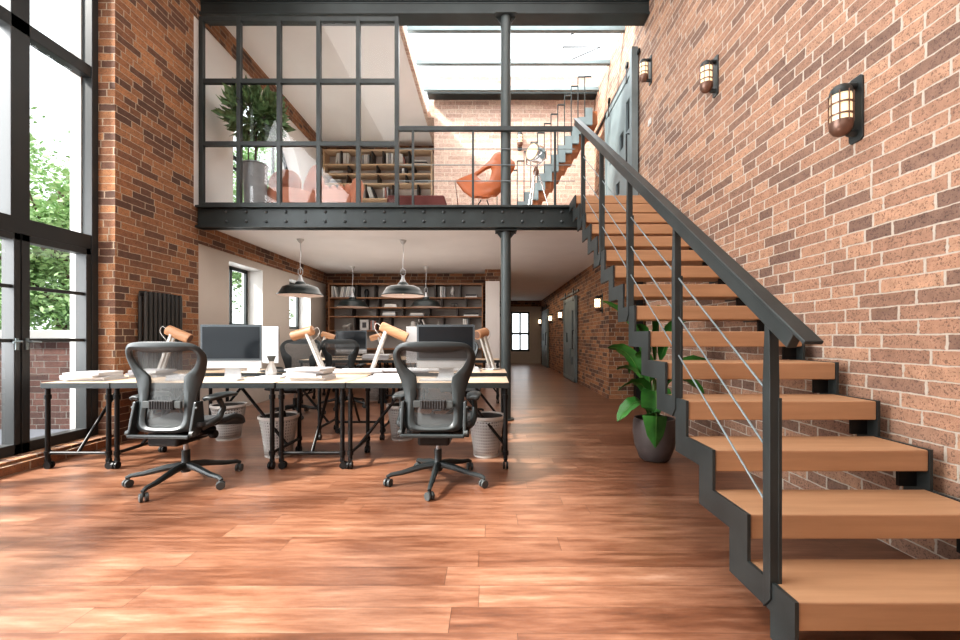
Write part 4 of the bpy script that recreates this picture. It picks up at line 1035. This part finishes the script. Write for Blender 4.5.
def petal_chair(p, rz, label):
    t = thing('armchair', label, 'armchair', p, rz, 'coral velvet armchairs')
    MB().lathe([(0, .12), (.34, .12), (.40, .17), (.41, .34), (.38, .42), (.3, .45), (0, .45)], 28).build('seat', M['coral'], t, smooth=True)
    for (cx, cz, rx, rz_, pt) in ((-.20, .66, .25, .26, 0), (.24, .66, .17, .30, 1)):
        m = MB(); N = 24; rings = []
        for f, yy in ((0, .0), (.7, .0), (.95, .02), (1, .05), (.95, .08), (.7, .1), (0, .1)):
            rr = []
            for k in range(N):
                a = 2*PI*k/N; x = rx*math.cos(a); z = rz_*math.sin(a)
                if pt and z > 0: x *= (1-z/rz_*.45); z *= 1.15
                rr.append(m.bm.verts.new((cx+x*f, .22+yy+(x*x)*-.5, cz+z*f)))
            rings.append(rr)
        for a_, b_ in zip(rings, rings[1:]):
            for k in range(N): m.bm.faces.new((a_[k], a_[(k+1) % N], b_[(k+1) % N], b_[k]))
        bmesh.ops.remove_doubles(m.bm, verts=m.bm.verts, dist=1e-4)
        m.build('back_cushion', M['coral'], t, smooth=True)
    for a in (.8, 2.3, 3.9, 5.5): MB().tube([(.28*math.cos(a), .28*math.sin(a), 0), (.24*math.cos(a), .24*math.sin(a), .13)], [.012, .018], 8).build('leg', M['black'], t)
petal_chair((-2.98, 6.45, ZM+.015), .1, 'coral armchair with two petal-shaped back cushions behind the partition')
armchair((-2.21, 6.2, ZM+.015), -.5, 'coral armchair with a fluted rounded back in front of the upper bookcase', 9)
# low ottoman behind the railing
t = thing('ottoman', 'low dark red ottoman behind the mezzanine railing', 'ottoman', (-.93, 6.0, ZM))
m = MB().box(-.46, .36, -.25, .3, .04, .215)
for v in m.bm.verts:
    if v.co.x > 0 and v.co.z > .2: v.co.x -= .05
m.build('cushion', M['darkred'], t, bevel=.02)
MB().box(-.40, .3, -.2, .25, 0, .04).build('base', M['black'], t)

# orange shell chair
t = thing('shell_chair', 'orange leather shell lounge chair with a cut-out, on wire legs', 'chair', W(484, 205, 6.0)*1, 0)
t.location.z = ZM+.012
o_ = Vector(t.location)
def LP(px, py, dy_=0): v = W(px, py, 6.0+dy_); return v-o_
# near half: outline traced on the shell with the arm hole; the shell is curved front to back
outer = [(456, 181), (465, 177), (474, 174), (482, 168), (489, 162), (494, 155), (499, 153), (506, 157), (514, 163), (515, 167), (511, 174), (507, 181), (503, 190), (497, 196), (484, 197), (471, 197), (463, 191)]
hole = [(476, 176), (480, 173), (486, 169), (491, 167), (492, 170), (491, 176), (489, 181), (486, 183), (482, 182), (478, 179)]
cx_, cy_ = 488, 183
def off(px, py): return -.30+.55*((py-153)/44)**1.0*0+.0
def shell_pt(px, py, layer):
    x = (px-486)/30; z = (py-176)/22
    d = -.22*(1-min(1, abs(x)))*max(0, z)+.18*max(0, -z)+.10*x
    return W(px, py, 6.0+d+layer)-o_
from mathutils.geometry import tessellate_polygon
verts2 = outer+hole
tri = tessellate_polygon([[Vector((p[0], -p[1], 0)) for p in outer], [Vector((p[0], -p[1], 0)) for p in hole]])
bm = bmesh.new(); vs = [bm.verts.new(Vector((p[0], 0, -p[1]))) for p in verts2]
for f in tri:
    try: bm.faces.new([vs[i] for i in f])
    except ValueError: pass
bmesh.ops.subdivide_edges(bm, edges=bm.edges, cuts=2, use_grid_fill=True)
bmesh.ops.triangulate(bm, faces=bm.faces)
for v in bm.verts:
    q = shell_pt(v.co.x, -v.co.z, 0); v.co = q
m = MB(); m.bm.free(); m.bm = bm
m.build('shell', M['orange'], t, smooth=True, solid=.05, bevel=0)
for (xa, xb) in ((.02, -.12), (.10, .16)):
    for y in (-.05, .35):
        MB().tube([(xa-.06, y*.7+.05, .22), (xb-.05, y, 0)], .008, 6).build('leg', M['black'], t)
MB().tube([tuple(LP(455, 182)), tuple(LP(457, 196)), tuple(Vector((LP(459, 205).x, 0, 0)))], .007, 6).build('leg', M['chrome'], t)

# searchlight floor lamp
t = thing('tripod_lamp', 'chrome searchlight floor lamp on a tripod behind the railing', 'lamp', (.68, 6.3, ZM))
hz = W(0, 153.5, 6.3).z-ZM
d = Vector((-.75, -.62, .05)).normalized(); c = Vector((0, 0, hz))
MB().tube([c-d*.16, c-d*.13, c-d*.06, c+d*.08], [.03, .09, .125, .128], 24).build('lamp_head', M['chrome'], t, smooth=True)
MB().tube([c+d*.07, c+d*.085], .135, 24).build('lamp_ring', M['chrome'], t, smooth=True)
MB().tube([c+d*.086, c+d*.09], .112, 24).build('lamp_lens', M['glow'], t, smooth=True)
MB().tube([c+Vector((-.13, .10, 0)), c+Vector((-.13, .10, -.12)), c+Vector((0, 0, -.2)), c+Vector((.13, -.10, -.12)), c+Vector((.13, -.10, 0))], .011, 8).build('yoke', M['chrome'], t, smooth=True)
MB().lathe([(0, hz-.32), (.03, hz-.32), (.045, hz-.27), (.02, hz-.2), (0, hz-.2)], 14).build('tripod_head', M['bronze'], t, smooth=True)
for a in (-2.0, .1, 2.2): MB().tube([(.03*math.cos(a), .03*math.sin(a), hz-.28), (.26*math.cos(a), .26*math.sin(a), 0)], [.013, .010], 8).build('leg', M['chrome'], t, smooth=True)
# ------------------------------------------------------------------ outdoors, light, camera
S(MB().box(-24, -4.22, -14, 40, -.2, .02).build('ground', M['paving']), 'blue-grey paving outside the glazed doors', 'ground')
t = thing('garden_wall', 'low outdoor brick wall with pale coping seen through the glazed door', 'wall', (-6, 5.0, 0))
MB().box(-11, -4.35, 5.0, 5.3, .02, 1.08).build('brickwork', M['brick_o'], t, world=True)
MB().box(-11.05, -4.32, 4.93, 5.37, 1.08, 1.18).build('coping', M['coping'], t, world=True, bevel=.008)
def tree(loc, h, r, n, label, sd, low=1.0):
    rnd = random.Random(sd); t = thing('garden_tree', label, 'tree', loc, 0)
    m = MB(); m.tube([(0, 0, 0), (.1, .05, h*.35), (-.05, .1, h*.7)], [.14, .10, .05], 8)
    for k in range(7):
        a = rnd.uniform(0, 6.28); zz = h*rnd.uniform(.3, .65)
        m.tube([(0, 0, zz), (r*.4*math.cos(a), r*.4*math.sin(a), zz+.5), (r*.75*math.cos(a), r*.75*math.sin(a), zz+1.)], [.05, .03, .012], 6)
    m.build('trunk', M['bark'], t, smooth=True)
    bm = bmesh.new()
    cl = []
    for k in range(38):
        while True:
            p = Vector((rnd.uniform(-1, 1), rnd.uniform(-1, 1), rnd.uniform(-1, 1)))
            if p.length < 1: break
        cl.append((Vector((p.x*r, p.y*r, low+(h-low)*(p.z*.5+.5))), rnd.uniform(.35, .75)))
    for k in range(n):
        c, rr = rnd.choice(cl)
        p = c+Vector((rnd.gauss(0, .5), rnd.gauss(0, .5), rnd.gauss(0, .4)))*rr
        if p.z < .1: continue
        a = Vector((rnd.gauss(0, 1), rnd.gauss(0, 1), rnd.gauss(0, .6))).normalized(); b_ = a.cross(Vector((rnd.gauss(0, 1), rnd.gauss(0, 1), rnd.gauss(0, 1)))).normalized()
        s_ = rnd.uniform(.045, .085)
        bm.faces.new([bm.verts.new(p+q) for q in (-a*s_, b_*s_*.45, a*s_, -b_*s_*.45)])
    me = bpy.data.meshes.new('foliage'); bm.to_mesh(me); bm.free(); me.materials.append(M['treeleaf'])
    o = bpy.data.objects.new('foliage', me); col.objects.link(o); o.parent = t
tree((-9.0, 8.9, 0), 6.0, 2.0, 26000, 'bushy green tree just outside the glazed doors, nearest of the garden trees', 1, .6)
tree((-14.2, 12.8, 0), 7.0, 2.8, 20000, 'larger green tree standing behind the nearest garden tree at the left', 2, .6)
tree((-7.9, 14.2, 0), 8.2, 1.6, 15000, 'tall green tree seen through the arched window and the left taupe-wall window', 3, .8)
sc = bpy.context.scene
wd = bpy.data.worlds.new('sky'); sc.world = wd; wd.use_nodes = True
bg = wd.node_tree.nodes['Background']; bg.inputs[0].default_value = (.93, .965, 1., 1); bg.inputs[1].default_value = 2.0
def light(kind, name, loc, tgt, energy, size=1., colr=(1, 1, 1), sy=None):
    l = bpy.data.lights.new(name, kind); l.energy = energy; l.color = colr
    if kind == 'SUN': l.angle = size
    if kind == 'AREA':
        l.size = size
        if sy: l.shape = 'RECTANGLE'; l.size_y = sy
    o = bpy.data.objects.new(name, l); col.objects.link(o); o.location = loc
    o.rotation_euler = (Vector(tgt)-Vector(loc)).to_track_quat('-Z', 'Y').to_euler(); return o
d = Vector((1, .5, -1.05))
light('SUN', 'sun', (-8, -2, 9), Vector((-8, -2, 9))+d, 10.5, .09, (1., .95, .89))
light('AREA', 'sky_window', (-4.6, 1.6, 2.8), (0, 1.6, 1.2), 520, 4., (.98, .98, 1.), 4.6)
light('AREA', 'sky_roof', (.4, 7.1, 6.3), (.4, 7.1, 0), 120, 3.2, (1, 1, 1), 2.4)
light('AREA', 'rear_fill', (-.8, -3.2, 3.6), (-.3, 4, 2.2), 90, 5., (1., .99, .98), 4.)  # added soft fill lamp in front of the closed rear wall
light('AREA', 'hall_fill', (-.6, 2.2, 6.4), (-.6, 2.2, 0), 230, 4.5, (1., .99, .98), 5.)  # added soft lamp below the solid ceiling, stands in for a skylight
light('AREA', 'garden_light', (-4.6, 7.8, 1.8), (-2, 7.8, 1.4), 60, 3., (1, 1, 1), 1.2)
light('AREA', 'office_fill', (-1.8, 7.6, 2.5), (-1.8, 7.8, 0), 45, 2.6, (1., .95, .9), 2.6)  # unseen lamp added to brighten the room under the mezzanine
light('AREA', 'office_bounce', (-1.6, 7.0, .9), (-1.6, 7.2, 3), 22, 3., (1., .93, .88), 3.)
light('AREA', 'corridor_fill', (1.15, 12.5, 2.5), (1.15, 12.5, 0), 40, 1.2, (1., .85, .66), 6.)  # unseen warm lamp added to lift the dim corridor
cam = bpy.data.cameras.new('camera'); co = bpy.data.objects.new('camera', cam); col.objects.link(co)
co.location = (0, 0, EYE); co.rotation_euler = (PI/2, 0, 0)
cam.sensor_width = 36; cam.lens = 16.0; cam.shift_x = -10/960; cam.shift_y = 17/960; cam.clip_start = .05; cam.clip_end = 200
sc.camera = co
sc.view_settings.view_transform = 'Standard'; sc.view_settings.look = 'Medium High Contrast'; sc.view_settings.exposure = 0.0
